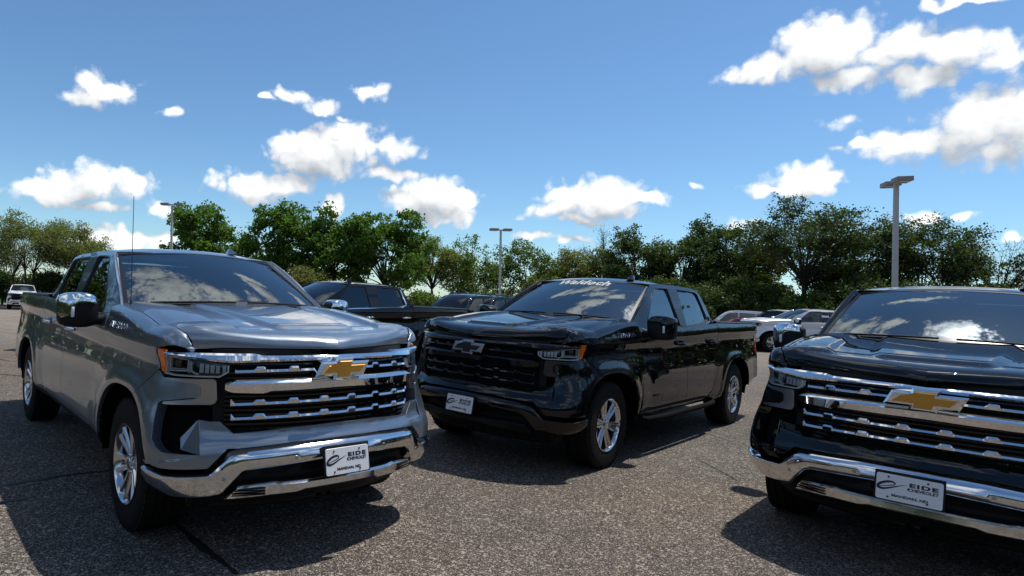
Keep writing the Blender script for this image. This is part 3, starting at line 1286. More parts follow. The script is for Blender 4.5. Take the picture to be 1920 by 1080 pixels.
        fr = part('cab_frame', 'cab_frame%d' % sg, mk_frame, paint, root)
        part('window_seal', 'seal%d' % sg, lambda: window_seals(sg, FW, RW), T['window_trim'] if T['window_trim'] == 'black_trim' else 'black_trim', root)
        if T['window_trim'] == 'chrome':
            def mk_wtrim(sg=sg):
                gm = green_map(sg, .004)
                pa = np.array([(-1.0, 1.30), (-1.6, 1.325), (-2.06, 1.338), (-2.60, 1.356), (-2.72, 1.368), (-2.868, 1.418), (-2.875, 1.45), (-2.78, 1.74)])
                P = gm(pa[:, 0], pa[:, 1])
                return tubes([([tuple(p) for p in P], .013, 6)])
            part('window_trim', 'wtrim%d' % sg, mk_wtrim, 'chrome', root)
        part('door_window', 'fwin%d' % sg, lambda: patch(grow(FW, .006), green_map(sg, -.022), .08, .06, .004, (0, sg, 0)), T['side_glass'], root)
        part('door_window', 'rwin%d' % sg, lambda: patch(grow(RW, .006), green_map(sg, -.022), .08, .06, .004, (0, sg, 0)), T['rear_glass'], root)

        # pillar between windshield and side frame
        def mk_pillar(sg=sg):
            t = np.linspace(-.02, 1.0, 14)
            a = shield_pt(np.full_like(t, sg * 1.0), t)
            a2 = shield_pt(np.full_like(t, sg * .985), t) + np.array([-.01, 0, -.015])
            edge = np.array([(-.645, 1.375), (-.80, 1.475), (-1.05, 1.635), (-1.30, 1.772), (-1.40, 1.815)])
            L = np.concatenate([[0], np.cumsum(np.hypot(*np.diff(edge, axis=0).T))])
            tq = np.linspace(0, L[-1], 14)
            ex, ez = np.interp(tq, L, edge[:, 0]), np.interp(tq, L, edge[:, 1])
            g = green_map(sg, -.004)(ex, ez)
            g2 = green_map(sg, -.03)(ex - .02, ez - .02)
            mid = (a + g) / 2 + np.array([.016, sg * .010, .016])
            q1 = a * .7 + g * .3 + np.array([.013, sg * .004, .013])
            q2 = a * .3 + g * .7 + np.array([.012, sg * .010, .012])
            bm = bmesh.new()
            G = [[bm.verts.new(tuple(p)) for p in row] for row in (a2, a, q1, mid, q2, g, g2)]
            for p, q in zip(G[:-1], G[1:]):
                for i in range(13):
                    bm.faces.new((p[i], p[i + 1], q[i + 1], q[i]))
            bmesh.ops.recalc_face_normals(bm, faces=bm.faces[:])
            return finish(bm, 'pillar', 50)
        part('windshield_pillar', 'pillar%d' % sg, mk_pillar, paint, root)

        # ---- door mirror
        def mk_mirror_body(sg=sg):
            bm = bmesh.new()
            def ring(y, sx, sz, cx, cz, p=5.5, n=20):
                out = []
                for k in range(n):
                    a = 2 * math.pi * k / n
                    c, s_ = math.cos(a), math.sin(a)
                    out.append(bm.verts.new((cx + sx * math.copysign(abs(c) ** (2 / p), c), sg * y, cz + sz * math.copysign(abs(s_) ** (2 / p), s_))))
                return out
            Rg = [ring(.985, .055, .085, -.78, 1.345), ring(1.01, .078, .108, -.785, 1.345), ring(1.06, .088, .120, -.79, 1.345), ring(1.12, .090, .122, -.80, 1.345), ring(1.18, .084, .116, -.815, 1.343), ring(1.218, .066, .098, -.83, 1.340), ring(1.232, .035, .06, -.84, 1.338)]
            for p, q in zip(Rg[:-1], Rg[1:]):
                for k in range(20):
                    bm.faces.new((p[k], p[(k + 1) % 20], q[(k + 1) % 20], q[k]))
            bm.faces.new(Rg[0])
            bm.faces.new(Rg[-1])
            add_tube(bm, [(-.80, sg * .90, 1.285), (-.80, sg * .95, 1.28), (-.80, sg * 1.03, 1.275)], [.05, .042, .036], 10)
            bmesh.ops.recalc_face_normals(bm, faces=bm.faces[:])
            return finish(bm, 'mirror', 40)
        mi = part('door_mirror', 'mirror%d' % sg, mk_mirror_body, 'black_plastic', root)

        def mk_cap(sg=sg):
            bm = bmesh.new()
            ys = [.995, 1.02, 1.06, 1.12, 1.18, 1.221, 1.237]
            hs = [.092, .114, .127, .129, .123, .106, .072]
            ds = [.066, .086, .095, .097, .091, .073, .045]
            lo = [.050, .055, .058, .050, -.035, -.050, -.03]
            cxs = [-.785, -.785, -.79, -.80, -.815, -.83, -.84]
            G = []
            for y, hh, dd, ll, cx in zip(ys, hs, ds, lo, cxs):
                row = []
                za = ll
                za = min(za, hh * .60)
                prof = [(1.0, za), (.99, za + (hh - za) * .30), (.93, za + (hh - za) * .62), (.80, hh * .95), (.58, hh), (-.3, hh), (-.85, hh * .97), (-.98, hh * .75)]
                for a, b in prof:
                    row.append(bm.verts.new((cx + dd * a, sg * y, 1.345 + b)))
                G.append(row)
            for p, q in zip(G[:-1], G[1:]):
                for i in range(len(p) - 1):
                    bm.faces.new((p[i], p[i + 1], q[i + 1], q[i]))
            bmesh.ops.recalc_face_normals(bm, faces=bm.faces[:])
            bmesh.ops.solidify(bm, geom=bm.faces[:], thickness=.006)
            return finish(bm, 'cap', 40)
        part('mirror_cap', 'mcap%d' % sg, mk_cap, T['mirror_cap'], mi)
        part('mirror_lamp', 'mlamp%d' % sg, lambda: boxes([((-.722, sg * 1.155, 1.335), (.03, .022, .075), .008)]), 'lamp_bright' if sg else 'lamp_bright', mi)
        part('mirror_glass', 'mglass%d' % sg, lambda: boxes([((-.888, sg * 1.11, 1.345), (.01, .18, .19), .004)]), 'chrome', mi)

        # ---- headlight
        hl = part('headlight', 'hl_bowl%d' % sg, lambda: patch([(sg * s, z) for s, z in yz([(.655, 1.118), (.655, 1.072), (.700, 1.042), (.90, 1.040)]) + [(1.075, 1.046), (1.115, 1.075), (1.155, 1.190), (1.04, 1.180), (.985, 1.152)]], face_map(-.055), .04, .03, .01, (1, sg * .5, 0)), 'lamp_dark', root)
        part('lamp_frame', 'hl_frame%d' % sg, lambda: lamp_frame(sg), 'lamp_bright', hl)
        part('lamp_block', 'hl_block%d' % sg, lambda: lamp_blocks(sg), 'lamp_grey', hl)
        part('projector_lens', 'hl_proj%d' % sg, lambda: prism([(sg * (float(S(.896)) + .030 * math.copysign(abs(math.cos(a)) ** .6, math.cos(a))), 1.112 + .026 * math.copysign(abs(math.sin(a)) ** .6, math.sin(a))) for a in np.linspace(0, 2 * np.pi, 20, endpoint=False)], lambda a, b, d: tuple(FM(np.array([a]), np.array([b]), d)[0]), -.05, -.018, .006), 'lamp_dark', hl)
        part('turn_signal', 'hl_amber%d' % sg, lambda: patch([(sg * s, z) for s, z in [(1.078, 1.056), (1.112, 1.066), (1.130, 1.10), (1.146, 1.15), (1.150, 1.186), (1.092, 1.184), (1.076, 1.12)]], face_map(-.004), .02, .02, .03, (1, sg * .5, 0)), 'amber', hl)
        part('lamp_cover', 'hl_cover%d' % sg, lambda: patch([(sg * s, z) for s, z in yz([(.655, 1.118), (.655, 1.072), (.700, 1.042), (.90, 1.040)]) + [(1.070, 1.046), (1.072, 1.16), (.985, 1.152)]], face_map(-.002), .04, .03, .003, (1, sg * .5, 0)), 'lens', hl)

        # silver bracket under the lamp
        part('lamp_bracket', 'bracket%d' % sg, lambda: patch([(sg * s, z) for s, z in yz([(.735, 1.036), (.93, 1.030), (.93, 1.022), (.80, 1.010), (.785, 1.002), (.776, .990), (.776, .946), (.785, .932), (.80, .926), (.925, .900), (.925, .886), (.735, .894), (.718, .902), (.708, .922), (.714, 1.018), (.722, 1.032)])], face_map(-.006), .03, .03, .03, (1, sg * .5, 0)), T['bracket'], root)
        # corner of the fascia with the pocket beside the grille
        def mk_corner(sg=sg):
            ar = [p for p in arch_pts(0, .56) if p[0] > .235]
            def x2s(x):
                i = np.argsort(-_nx)
                return float(np.interp(-x, _nx, _ss))
            side = [(x2s(x), z) for x, z in ar]
            outer = yz([(0.0, .690), (.30, .686), (.60, .664), (.645, .664), (.728, .560), (.90, .553)]) + [(1.10, .575)]
            outer += side[::-1]
            zA = float(np.interp(.235, *np.array([q for q in arch_pts(0, .50, 80) if q[0] > 0]).T))
            outer += [(x2s(.2355), zA - .006), (x2s(.36), .974), (x2s(.497), 1.064), (1.10, 1.048), (1.085, 1.036)]
            outer += yz([(.915, 1.021), (.80, 1.004), (.788, .996), (.784, .988), (.784, .949), (.79, .938), (.80, .933), (.927, .905), (.936, .885), (.928, .700), (.915, .665), (.893, .640), (.760, .634), (.783, .812), (.735, .803), (.690, .803), (.622, .738), (.30, .760), (0.0, .768)])
            return patch([(sg * s, z) for s, z in outer], face_map(0), .04, .03, .075, (1, sg * .5, 0))
        part('bumper_cover', 'corner%d' % sg, mk_corner, T['cover'], root)
        # pocket floor and back
        part('air_pocket', 'pocket%d' % sg, lambda: patch([(sg * s, z) for s, z in yz([(.70, .56), (.99, .56), (.99, .93), (.70, .93)])], face_map(-.10), .06, .06, .01, (1, sg * .5, 0)), 'under_black', root)

        # wedge that closes the foot beside the pocket
        def mk_wedge(sg=sg):
            sy = lambda y: float(S(y))
            q = [((.757, .632), 0.0), ((.783, .812), 0.0), ((.80, .800), -.06), ((.865, .700), -.085), ((.855, .640), -.085)]
            bm = bmesh.new()
            v = [bm.verts.new(tuple(FM(np.array([sg * sy(a)]), np.array([b]), o)[0])) for (a, b), o in q]
            bm.faces.new(v)
            bmesh.ops.triangulate(bm, faces=bm.faces[:])
            bmesh.ops.solidify(bm, geom=bm.faces[:], thickness=.004)
            return finish(bm, 'wedge', 20)
        part('bumper_wedge', 'wedge%d' % sg, mk_wedge, T['cover'], root)

        # tail lamp
        def mk_tail(sg=sg):
            zs = np.array([.93, 1.0, 1.1, 1.2, 1.30])
            bm = bmesh.new()
            G = []
            for dx, dy in ((.10, .004), (.05, .006), (.0, .002), (-.03, -.012), (-.04, -.05), (-.035, -.13)):
                G.append([bm.verts.new((-4.86 + dx, sg * (float(side_y(-4.84, z)) + dy), z)) for z in zs])
            for p, q in zip(G[:-1], G[1:]):
                for i in range(4):
                    bm.faces.new((p[i], p[i + 1], q[i + 1], q[i]))
            bmesh.ops.recalc_face_normals(bm, faces=bm.faces[:])
            bmesh.ops.solidify(bm, geom=bm.faces[:], thickness=.01)
            return finish(bm, 'tail', 40)
        part('taillight', 'tail%d' % sg, mk_tail, 'red_lens', root)

        if T['steps']:
            part('side_step', 'step%d' % sg, lambda: tubes([([(-.70, sg * .90, .42), (-.80, sg * .985, .385), (-1.2, sg * 1.0, .378), (-2.6, sg * 1.0, .378), (-2.85, sg * .985, .385), (-2.95, sg * .90, .42)], .030, 10)]), 'under_black', root)

        mk_wheel(T['wheel'], root, 0.0, sg)
        mk_wheel(T['wheel'], root, -3.745, sg)

        # model name on the front of the door
        def mk_badge(sg=sg):
            me = text_mesh('SILVERADO', .064, .003, .0012, 0, 1.10, 1.12)
            def f(co):
                x = -.34 - sg * co[:, 0] * 1.0
                z = 1.262 + co[:, 1]
                p = fender_map(sg)(x, z)
                p[:, 1] += sg * (.002 + co[:, 2])
                return p
            return map_mesh(me, f)
        if T['badge']:
            part('badge', 'badge%d' % sg, mk_badge, 'chrome', root)

    # ---- grille
    ss = np.concatenate([np.linspace(-.70, .70, 141)])
    gr = part('grille', 'grille_back', lambda: patch([(-.745, .50), (.745, .50), (.800, 1.20), (-.800, 1.20)], face_map(-.075), .08, .05, .01, (1, 0, 0)), 'black_plastic', root)

    def mk_mesh_bars():
        bm = bmesh.new()
        for z in np.arange(.755, 1.17, .026):
            me = strip(np.linspace(-.70, .70, 29), [(z + .005, -.07), (z + .005, -.040), (z - .005, -.040), (z - .005, -.07)], FM)
            bm.from_mesh(me)
            bpy.data.meshes.remove(me)
        return finish(bm, 'bars')
    part('grille_mesh', 'grille_mesh', mk_mesh_bars, T.get('mesh', 'gloss_black'), gr)
    sl = [('slat', 1.076, .645), ('slat', .892, .665), ('slat', .812, .660)]
    for i, (nm, z, w) in enumerate(sl):
        def mk_slat(z=z, w=w):
            sx = np.linspace(-w, w, 267)
            top = slat_rows(z)
            def lift(s):
                return .010 * (1 - (np.abs(s) / w) ** 2)
            return strip(sx, [(lambda s: top(s) + lift(s), -.055), (lambda s: top(s) + lift(s), -.015), (lambda s: top(s) + lift(s) - .011, -.008), (lambda s: z - .004 + lift(s), -.010), (lambda s: z - .008 + lift(s), -.018), (lambda s: z - .008 + lift(s), -.055)], FM, 25)
        part('slat', 'slat%d' % i, mk_slat, T['bars'], gr)

    def mk_midbar():
        sx = np.linspace(-.695, .695, 61)
        up = lin([(-.695, 1.018), (-.66, 1.034), (0, 1.046), (.66, 1.034), (.695, 1.018)])
        md = lin([(-.695, 1.010), (-.66, 1.012), (0, 1.022), (.66, 1.012), (.695, 1.010)])
        lo = lin([(-.695, .975), (-.66, .960), (-.48, .955), (-.44, .968), (0, .976), (.44, .968), (.48, .955), (.66, .960), (.695, .975)])
        return strip(sx, [(up, -.06), (up, -.012), (lambda s: up(s) * .62 + md(s) * .38, .000), (lambda s: up(s) * .25 + md(s) * .75, .009), (md, .014), (lambda s: lo(s) + .006, .012), (lo, .002), (lo, -.06)], FM, 25)
    part('grille_bar', 'midbar', mk_midbar, T['bars'], gr)

    def mk_topbar():
        sx = np.linspace(-1.075, 1.075, 101)
        up = lin([(-1.075, 1.176), (-.70, 1.180), (-.53, 1.181), (-.49, 1.170), (0, 1.172), (.49, 1.170), (.53, 1.181), (.70, 1.180), (1.075, 1.176)])
        lo = lin([(-1.075, 1.156), (-.98, 1.150), (-.66, 1.128), (-.5, 1.136), (0, 1.146), (.5, 1.136), (.66, 1.128), (.98, 1.150), (1.075, 1.156)])
        return strip(sx, [(up, -.06), (up, -.004), (lambda s: up(s) - .010, .010), (lambda s: lo(s) + .012, .012), (lo, .0), (lo, -.06)], FM, 25)
    part('grille_bar', 'topbar', mk_topbar, T['bars'], gr)
    em = part('emblem', 'emblem_base', lambda: prism(BOW_OUT, emblem_map, -.03, .028, .012), T['emblem_edge'], gr)
    part('emblem_face', 'emblem_face', lambda: prism(BOW_IN, emblem_map, .0, .0335, .003), T['emblem_face'], em)

    # ---- bumper
    def mk_bumper():
        sx = np.concatenate([np.linspace(-1.10, -.62, 41), np.linspace(-.61, .61, 62), np.linspace(.62, 1.10, 41)])
        a = lambda pts: (lambda s: np.interp(np.abs(s), [p[0] for p in pts], [p[1] for p in pts]))
        sy = lambda y: float(S(y))
        up = a([(0, .684), (.27, .678), (sy(.60), .652), (sy(.64), .640), (sy(.722), .530), (sy(.89), .522), (1.10, .548), (1.30, .58)])
        bv = a([(0, .644), (.27, .640), (sy(.60), .612), (sy(.635), .590), (sy(.715), .518), (sy(.89), .510), (1.10, .536), (1.30, .568)])
        lo = a([(0, .578), (.26, .566), (sy(.535), .545), (sy(.575), .530), (sy(.672), .404), (sy(.75), .388), (sy(.877), .386), (1.04, .405), (1.08, .425), (1.10, .455), (1.30, .50)])
        return strip(sx, [(up, -.06), (up, -.028), (lambda s: (up(s) * .45 + bv(s) * .55), .004), (bv, .012), (lambda s: (bv(s) + lo(s)) / 2, .014), (lambda s: lo(s) + .012, .006), (lo, -.006), (lo, -.06)], FM, 28)
    bp = part('bumper', 'bumper', mk_bumper, T['bumper'], root)
    for y, z in ((-.30, .604), (.30, .604), (-.655, .505), (.655, .505)):
        def mk_sensor(y=y, z=z):
            s0 = float(S(y))
            return prism([(s0 + .011 * math.cos(q), z + .011 * math.sin(q)) for q in np.linspace(0, 2 * np.pi, 14, endpoint=False)], lambda p, q, d: tuple(FM(np.array([p]), np.array([q]), d)[0]), .0, .0165, .002)
        part('parking_sensor', 'sensor%.2f' % y, mk_sensor, T['sensor'], bp)

    def mk_lip():
        sy = lambda y: float(S(y))
        a = lambda pts: (lambda s: np.interp(np.abs(s), [p[0] for p in pts], [p[1] for p in pts]))
        sx = np.linspace(-sy(.655), sy(.655), 81)
        up = a([(0, .466), (.37, .462), (.41, .470), (sy(.600), .452), (sy(.655), .376)])
        lo = a([(0, .412), (.24, .408), (.28, .393), (.43, .390), (sy(.655), .370)])
        return strip(sx, [(up, -.05), (up, -.018), (lambda s: up(s) - .012, .0), (lambda s: lo(s) + .010, .014), (lo, .006), (lo, -.05)], lambda s, z, o: FM(s, z, o + .005), 28)
    lipo = part('lower_valance', 'lip', mk_lip, T['lip'], bp)
    for sg in (-1, 1):
        for k in range(3):
            def mk_slot(sg=sg, k=k):
                sy = lambda y: float(S(y))
                z = .440 - k * .0175
                q = [(sg * sy(.455), z - .0025), (sg * sy(.596 + .013 * k), z - .006), (sg * sy(.590 + .013 * k), z + .0005), (sg * sy(.455), z + .004)]
                return patch(q, lambda s, zz: FM(s, zz, .0125 + .004 * k), .04, .02, .003, (1, 0, 0))
            part('louver', 'louver%d%d' % (sg, k), mk_slot, 'black_plastic', lipo)
    part('lower_opening', 'lower_open', lambda: patch([(-.78, .30), (.78, .30), (.80, .60), (-.80, .60)], face_map(-.075), .08, .05, .01, (1, 0, 0)), 'black_plastic', bp)
    part('air_dam', 'air_dam', lambda: strip(np.linspace(-.90, .90, 41), [(.395, -.03), (.36, -.05), (.27, -.16), (.27, -.18), (.36, -.09)], SMAP), 'black_plastic', bp)
    add_plate_to(root, 1, 1.062, T.get('plate_y', 0.0), .562, R(10))

    # ---- roof, glass, cab back
    def mk_roof():
        ys = np.linspace(-1, 1, 21)
        def f(a, x):
            aa = np.abs(a)
            half = glass_y(x, np.full_like(x, 1.826)) - .004
            edge = np.interp(x, [-3.0, -2.87, -2.65, -2.2, -1.6, -1.40, -1.28], [1.74, 1.755, 1.812, 1.826, 1.828, 1.812, 1.79])
            crown = .052 * (1 - aa ** 2.2)
            fx = sstep(-x, 1.28, 1.65)
            z = edge + crown * (.55 + .45 * fx) + .0
            # two shallow pressings along the roof
            z = z - .006 * sstep(-x, 1.62, 1.72) * (sstep(aa, .18, .22) - sstep(aa, .30, .34))
            return np.stack([x, a * half, z], -1)
        rear = [(float(a), -2.86 - .03 * (1 - a * a)) for a in np.linspace(-1, 1, 17)]
        frnt = [(float(a), -1.30 - .12 * a * a) for a in np.linspace(1, -1, 17)]
        return patch(rear + frnt, f, .08, .05, .03, (0, 0, 1))
    rf = part('roof', 'roof', mk_roof, paint, root)

    def mk_fin():
        bm = bmesh.new()
        G = []
        for t in np.linspace(0, 1, 9):
            x = -1.50 - .20 * t
            h = .050 * math.sin(min(1, t * 1.35) * math.pi / 2) ** 1.3 * (1 - .25 * max(0, t - .8) / .2) + .012
            w = .030 * math.sin(math.pi * (.15 + .8 * t)) + .006
            zb = 1.868
            G.append([bm.verts.new((x, .40 + w * a, zb + h * b)) for a, b in ((-1, 0), (-.75, .25), (-.32, .75), (0, 1), (.32, .75), (.75, .25), (1, 0))])
        for p, q in zip(G[:-1], G[1:]):
            for i in range(6):
                bm.faces.new((p[i], p[i + 1], q[i + 1], q[i]))
        bm.faces.new(G[0])
        bm.faces.new(G[-1])
        bmesh.ops.recalc_face_normals(bm, faces=bm.faces[:])
        return finish(bm, 'fin', 45)
    part('roof_antenna', 'fin', mk_fin, 'gloss_black' if paint != 'paint_grey' else 'paint_grey', rf)
    ws = part('windshield', 'windshield', lambda: patch([(-1, 0), (1, 0), (1, 1), (-1, 1)], shield_pt, .08, .08, .006, (1, 0, 1)), 'glass', root)
    part('windshield_band', 'shield_band', lambda: shield_band(), 'black_trim', ws)
    part('sensor_housing', 'sensor_housing', lambda: patch([(-.17, .985), (-.14, .80), (-.10, .775), (.10, .775), (.14, .80), (.17, .985)], lambda a, t: shield_pt(a, t) - np.array([.006, 0, .008]), .05, .05, .02, (1, 0, 1)), 'cabin_black', ws)
    for sgn, a0, a1 in ((1, -.80, -.06), (1, .06, .80)):
        def mk_wiper(a0=a0, a1=a1):
            aa = np.linspace(a0, a1, 12)
            P = shield_pt(aa, np.full_like(aa, .012)) + np.array([.012, 0, .012])
            return tubes([([tuple(p) for p in P], .008, 6)])
        part('wiper', 'wiper%.2f' % a0, mk_wiper, 'black_plastic', ws)
    part('cab_back', 'cab_back', lambda: patch([(-.90, 1.0), (.90, 1.0), (.885, 1.40), (.70, 1.76), (-.70, 1.76), (-.885, 1.40)], lambda y, z: np.stack([np.interp(z, [1.0, 1.36, 1.76], [-3.06, -3.05, -2.88]) - .02 * (1 - (y / .9) ** 2), y, z], -1), .1, .06, .03, (-1, 0, 0), holes=[[(-.66, 1.42), (.66, 1.42), (.585, 1.70), (-.585, 1.70)]]), paint, root)
    part('rear_window', 'rear_window', lambda: patch([(-.67, 1.41), (.67, 1.41), (.595, 1.71), (-.595, 1.71)], lambda y, z: np.stack([np.interp(z, [1.0, 1.36, 1.76], [-3.06, -3.05, -2.88]) + .004 - .02 * (1 - (y / .9) ** 2), y, z], -1), .1, .06, .005, (-1, 0, 0)), T['rear_glass'], root)
    if T.get('banner'):
        def mk_banner():
            me = text_mesh('Waldoch', .122, .0002, .0042, .20, 1.10, 1.34)
            def f(co):
                a = co[:, 0] / .70 - .02
                t = .905 + co[:, 1] / .60
                return shield_pt(a, t) + np.array([.004, 0, .006])
            return map_mesh(me, f)
        part('banner_lettering', 'banner', mk_banner, 'decal_white', ws)
    if T.get('mast'):
        part('mast_antenna', 'mast', lambda: tubes([([(-.585, -.80, 1.395), (-.59, -.80, 1.42), (-.595, -.80, 1.44), (-.63, -.80, 2.19)], [.016, .010, .0035, .0022], 8)]), 'black_trim', root)

    # ---- cabin
    def mk_seat():
        bm = bmesh.new()
        add_box(bm, (0, 0, .92), (.52, .52, .18), .06, 3)
        add_box(bm, (-.30, 0, 1.22), (.16, .50, .58), .06, 3, None)
        add_box(bm, (-.36, 0, 1.60), (.10, .27, .19), .045, 3)
        return finish(bm, 'seat', 50)
    for x, y in ((-1.55, .40), (-1.55, -.40)):
        o = part('seat', 'seat', mk_seat, 'cabin_grey', root)
        o.location = (x, y, 0)
    part('rear_seat', 'rear_seat', lambda: boxes([((-2.55, 0, .92), (.5, 1.4, .2), .05), ((-2.82, 0, 1.22), (.16, 1.4, .55), .05), ((-2.86, .4, 1.58), (.1, .25, .15), .04), ((-2.86, -.4, 1.58), (.1, .25, .15), .04)]), 'cabin_grey', root)
    part('dashboard', 'dashboard', lambda: boxes([((-.86, 0, 1.20), (.50, 1.62, .28), .06), ((-.70, 0, 1.30), (.42, 1.60, .10), .04), ((-1.05, .40, 1.325), (.16, .40, .10), .04)]), 'cabin_black', root)
    def mk_wheel_s():
        bm = bmesh.new()
        c = Vector((-1.20, .40, 1.27))
        ax = Vector((1, 0, .0)).normalized()
        up = Vector((.35, 0, .94)).normalized()
        sd = Vector((0, 1, 0))
        P = [tuple(c + (up * math.cos(a) + sd * math.sin(a)) * .19) for a in np.linspace(0, 2 * np.pi, 25)]
        add_tube(bm, P, .016, 8, False)
        add_tube(bm, [P[6], tuple(c), P[18]], .02, 6)
        add_tube(bm, [tuple(c), (-.95, .40, 1.20)], .035, 6)
        return finish(bm, 'steering')
    part('steering_wheel', 'steering', mk_wheel_s, 'cabin_black', root)
    part('inside_mirror', 'inside_mirror', lambda: boxes([((-1.20, 0, 1.70), (.03, .24, .065), .012)]), 'cabin_black', root)
    if T.get('paper'):
        part('window_sticker', 'paper', lambda: patch([(.46, .44), (.66, .50), (.67, .58), (.48, .52)], lambda a, t: shield_pt(a, t) - np.array([.012, 0, .016]), .1, .1, .002, (1, 0, 1)), 'paper', ws)

    # ---- inner hull, bed box, tail
    part('underbody', 'underbody', lambda: boxes([((-2.0, 0, .62), (5.3, 1.16, .50)), ((-1.85, 0, .78), (2.42, 1.80, .62)), ((-.05, 0, .95), (1.30, 1.28, .40)), ((-3.9, 0, .90), (1.7, 1.28, .18)), ((.40, 0, .78), (.50, 1.30, .44)), ((-4.60, 0, .72), (.40, 1.5, .30))]), 'under_black', root)
    part('frame_rail', 'frame_rail', lambda: tubes([([(.5, y, .42), (-.6, y, .45), (-3.1, y, .45), (-3.745, y, .58), (-4.8, y, .52)], .06, 6) for y in (-.42, .42)] + [([(0, -.70, .40), (0, .70, .40)], .05, 8), ([(-3.745, -.70, .41), (-3.745, -.1, .41), (-3.745, 0, .41), (-3.745, .1, .41), (-3.745, .70, .41)], [.05, .05, .13, .05, .05], 8)]), 'under_black', root)
    part('bed_floor', 'bed_box', lambda: boxes([((-3.96, 0, .90), (1.78, 1.62, .03)), ((-3.96, .83, 1.12), (1.78, .03, .48)), ((-3.96, -.83, 1.12), (1.78, .03, .48)), ((-3.09, 0, 1.14), (.03, 1.66, .46))]), 'black_plastic', root)
    part('tailgate', 'tailgate', lambda: boxes([((-4.855, 0, 1.13), (.06, 1.56, .49), .015), ((-4.845, 0, 1.375), (.085, 1.56, .02), .008)]), paint, root)
    part('rear_bumper', 'rear_bumper', lambda: boxes([((-4.94, 0, .66), (.17, 1.30, .16), .03), ((-4.90, .78, .66), (.19, .30, .19), .03), ((-4.90, -.78, .66), (.19, .30, .19), .03)]), T['bumper'], root)
    return root


def grow(poly, d):
    return inset_poly(poly, -d)


def window_seals(sg, *polys):
    bm = bmesh.new()
    gm_o, gm_i = green_map(sg, -.0015), green_map(sg, -.024)
    for pol in polys:
        a, b = np.array(grow(pol, .010)), np.array(inset_poly(pol, .012))
        O = gm_o(a[:, 0], a[:, 1])
        M = gm_o(np.array(pol)[:, 0], np.array(pol)[:, 1]) 
        I = gm_i(b[:, 0], b[:, 1])
        va, vm, vb = [[bm.verts.new(tuple(p)) for p in q] for q in (O, M, I)]
        n = len(pol)
        for p, q in ((va, vm), (vm, vb)):
            for i in range(n):
                bm.faces.new((p[i], p[(i + 1) % n], q[(i + 1) % n], q[i]))
    # dark strip between the doors
    x = np.array([-1.80, -2.095, -2.055, -1.865])
    z = np.array([1.778, 1.776, 1.352, 1.347])
    P = green_map(sg, .0005)(x, z)
    bm.faces.new([bm.verts.new(tuple(p)) for p in P])
    bmesh.ops.recalc_face_normals(bm, faces=bm.faces[:])
    bmesh.ops.solidify(bm, geom=bm.faces[:], thickness=.002)
    return finish(bm, 'seal', 40)


def shield_band():
    bm = bmesh.new()
    n = 28
    outer = []
    inner = []
    for a in np.linspace(-1, 1, n):
        outer.append((a, 1.0)); inner.append((a * .965, .972))
    for t in np.linspace(1, 0, 14)[1:]:
        outer.append((1, t)); inner.append((.965, .04 + .932 * t))
    for a in np.linspace(1, -1, n)[1:]:
        outer.append((a, 0.0)); inner.append((a * .965, .04))
    for t in np.linspace(0, 1, 14)[1:-1]:
        outer.append((-1, t)); inner.append((-.965, .04 + .932 * t))
    sh = np.array([.0015, 0, .002])
    O = shield_pt(*np.array(outer).T) + sh
    I = shield_pt(*np.array(inner).T) + sh
    va, vb = [[bm.verts.new(tuple(p)) for p in q] for q in (O, I)]
    m = len(va)
    for i in range(m):
        bm.faces.new((va[i], va[(i + 1) % m], vb[(i + 1) % m], vb[i]))
    bmesh.ops.recalc_face_normals(bm, faces=bm.faces[:])
    return finish(bm, 'band', 40)


def lamp_frame(sg):
    bm = bmesh.new()
    sy = lambda y: float(S(y))
    def st(pts, w, o0, o1):
        xs = [p[0] for p in pts]
        for (s0, z0), (s1, z1) in zip(pts[:-1], pts[1:]):
            n = 5
            ss = np.linspace(s0, s1, n)
            zz = np.linspace(z0, z1, n)
            d = np.array([s1 - s0, z1 - z0])
            d = d / np.linalg.norm(d)
            nx, nz = -d[1] * w / 2, d[0] * w / 2
            rows = [FM(sg * (ss + nx), zz + nz, o0), FM(sg * (ss + nx * .6), zz + nz * .6, o1), FM(sg * (ss - nx * .6), zz - nz * .6, o1), FM(sg * (ss - nx), zz - nz, o0)]
            G = [[bm.verts.new(tuple(p)) for p in r] for r in rows]
            for p, q in zip(G[:-1], G[1:]):
                for i in range(n - 1):
                    bm.faces.new((p[i], p[i + 1], q[i + 1], q[i]))
    st([(sy(.662), 1.112), (sy(.662), 1.075), (sy(.703), 1.049), (sy(.90), 1.047), (1.062, 1.053)], .010, -.03, -.008)
    st([(sy(.80), 1.058), (sy(.815), 1.062), (sy(.835), 1.076), (sy(.835), 1.125)], .008, -.03, -.010)
    st([(sy(.85), 1.075), (1.045, 1.070)], .007, -.03, -.012)
    st([(sy(.85), 1.075), (sy(.85), 1.135), (1.045, 1.150), (1.045, 1.070)], .006, -.03, -.014)
    st([(1.066, 1.05), (1.066, 1.16)], .012, -.03, -.006)
    bmesh.ops.recalc_face_normals(bm, faces=bm.faces[:])
    return finish(bm, 'frame', 30)


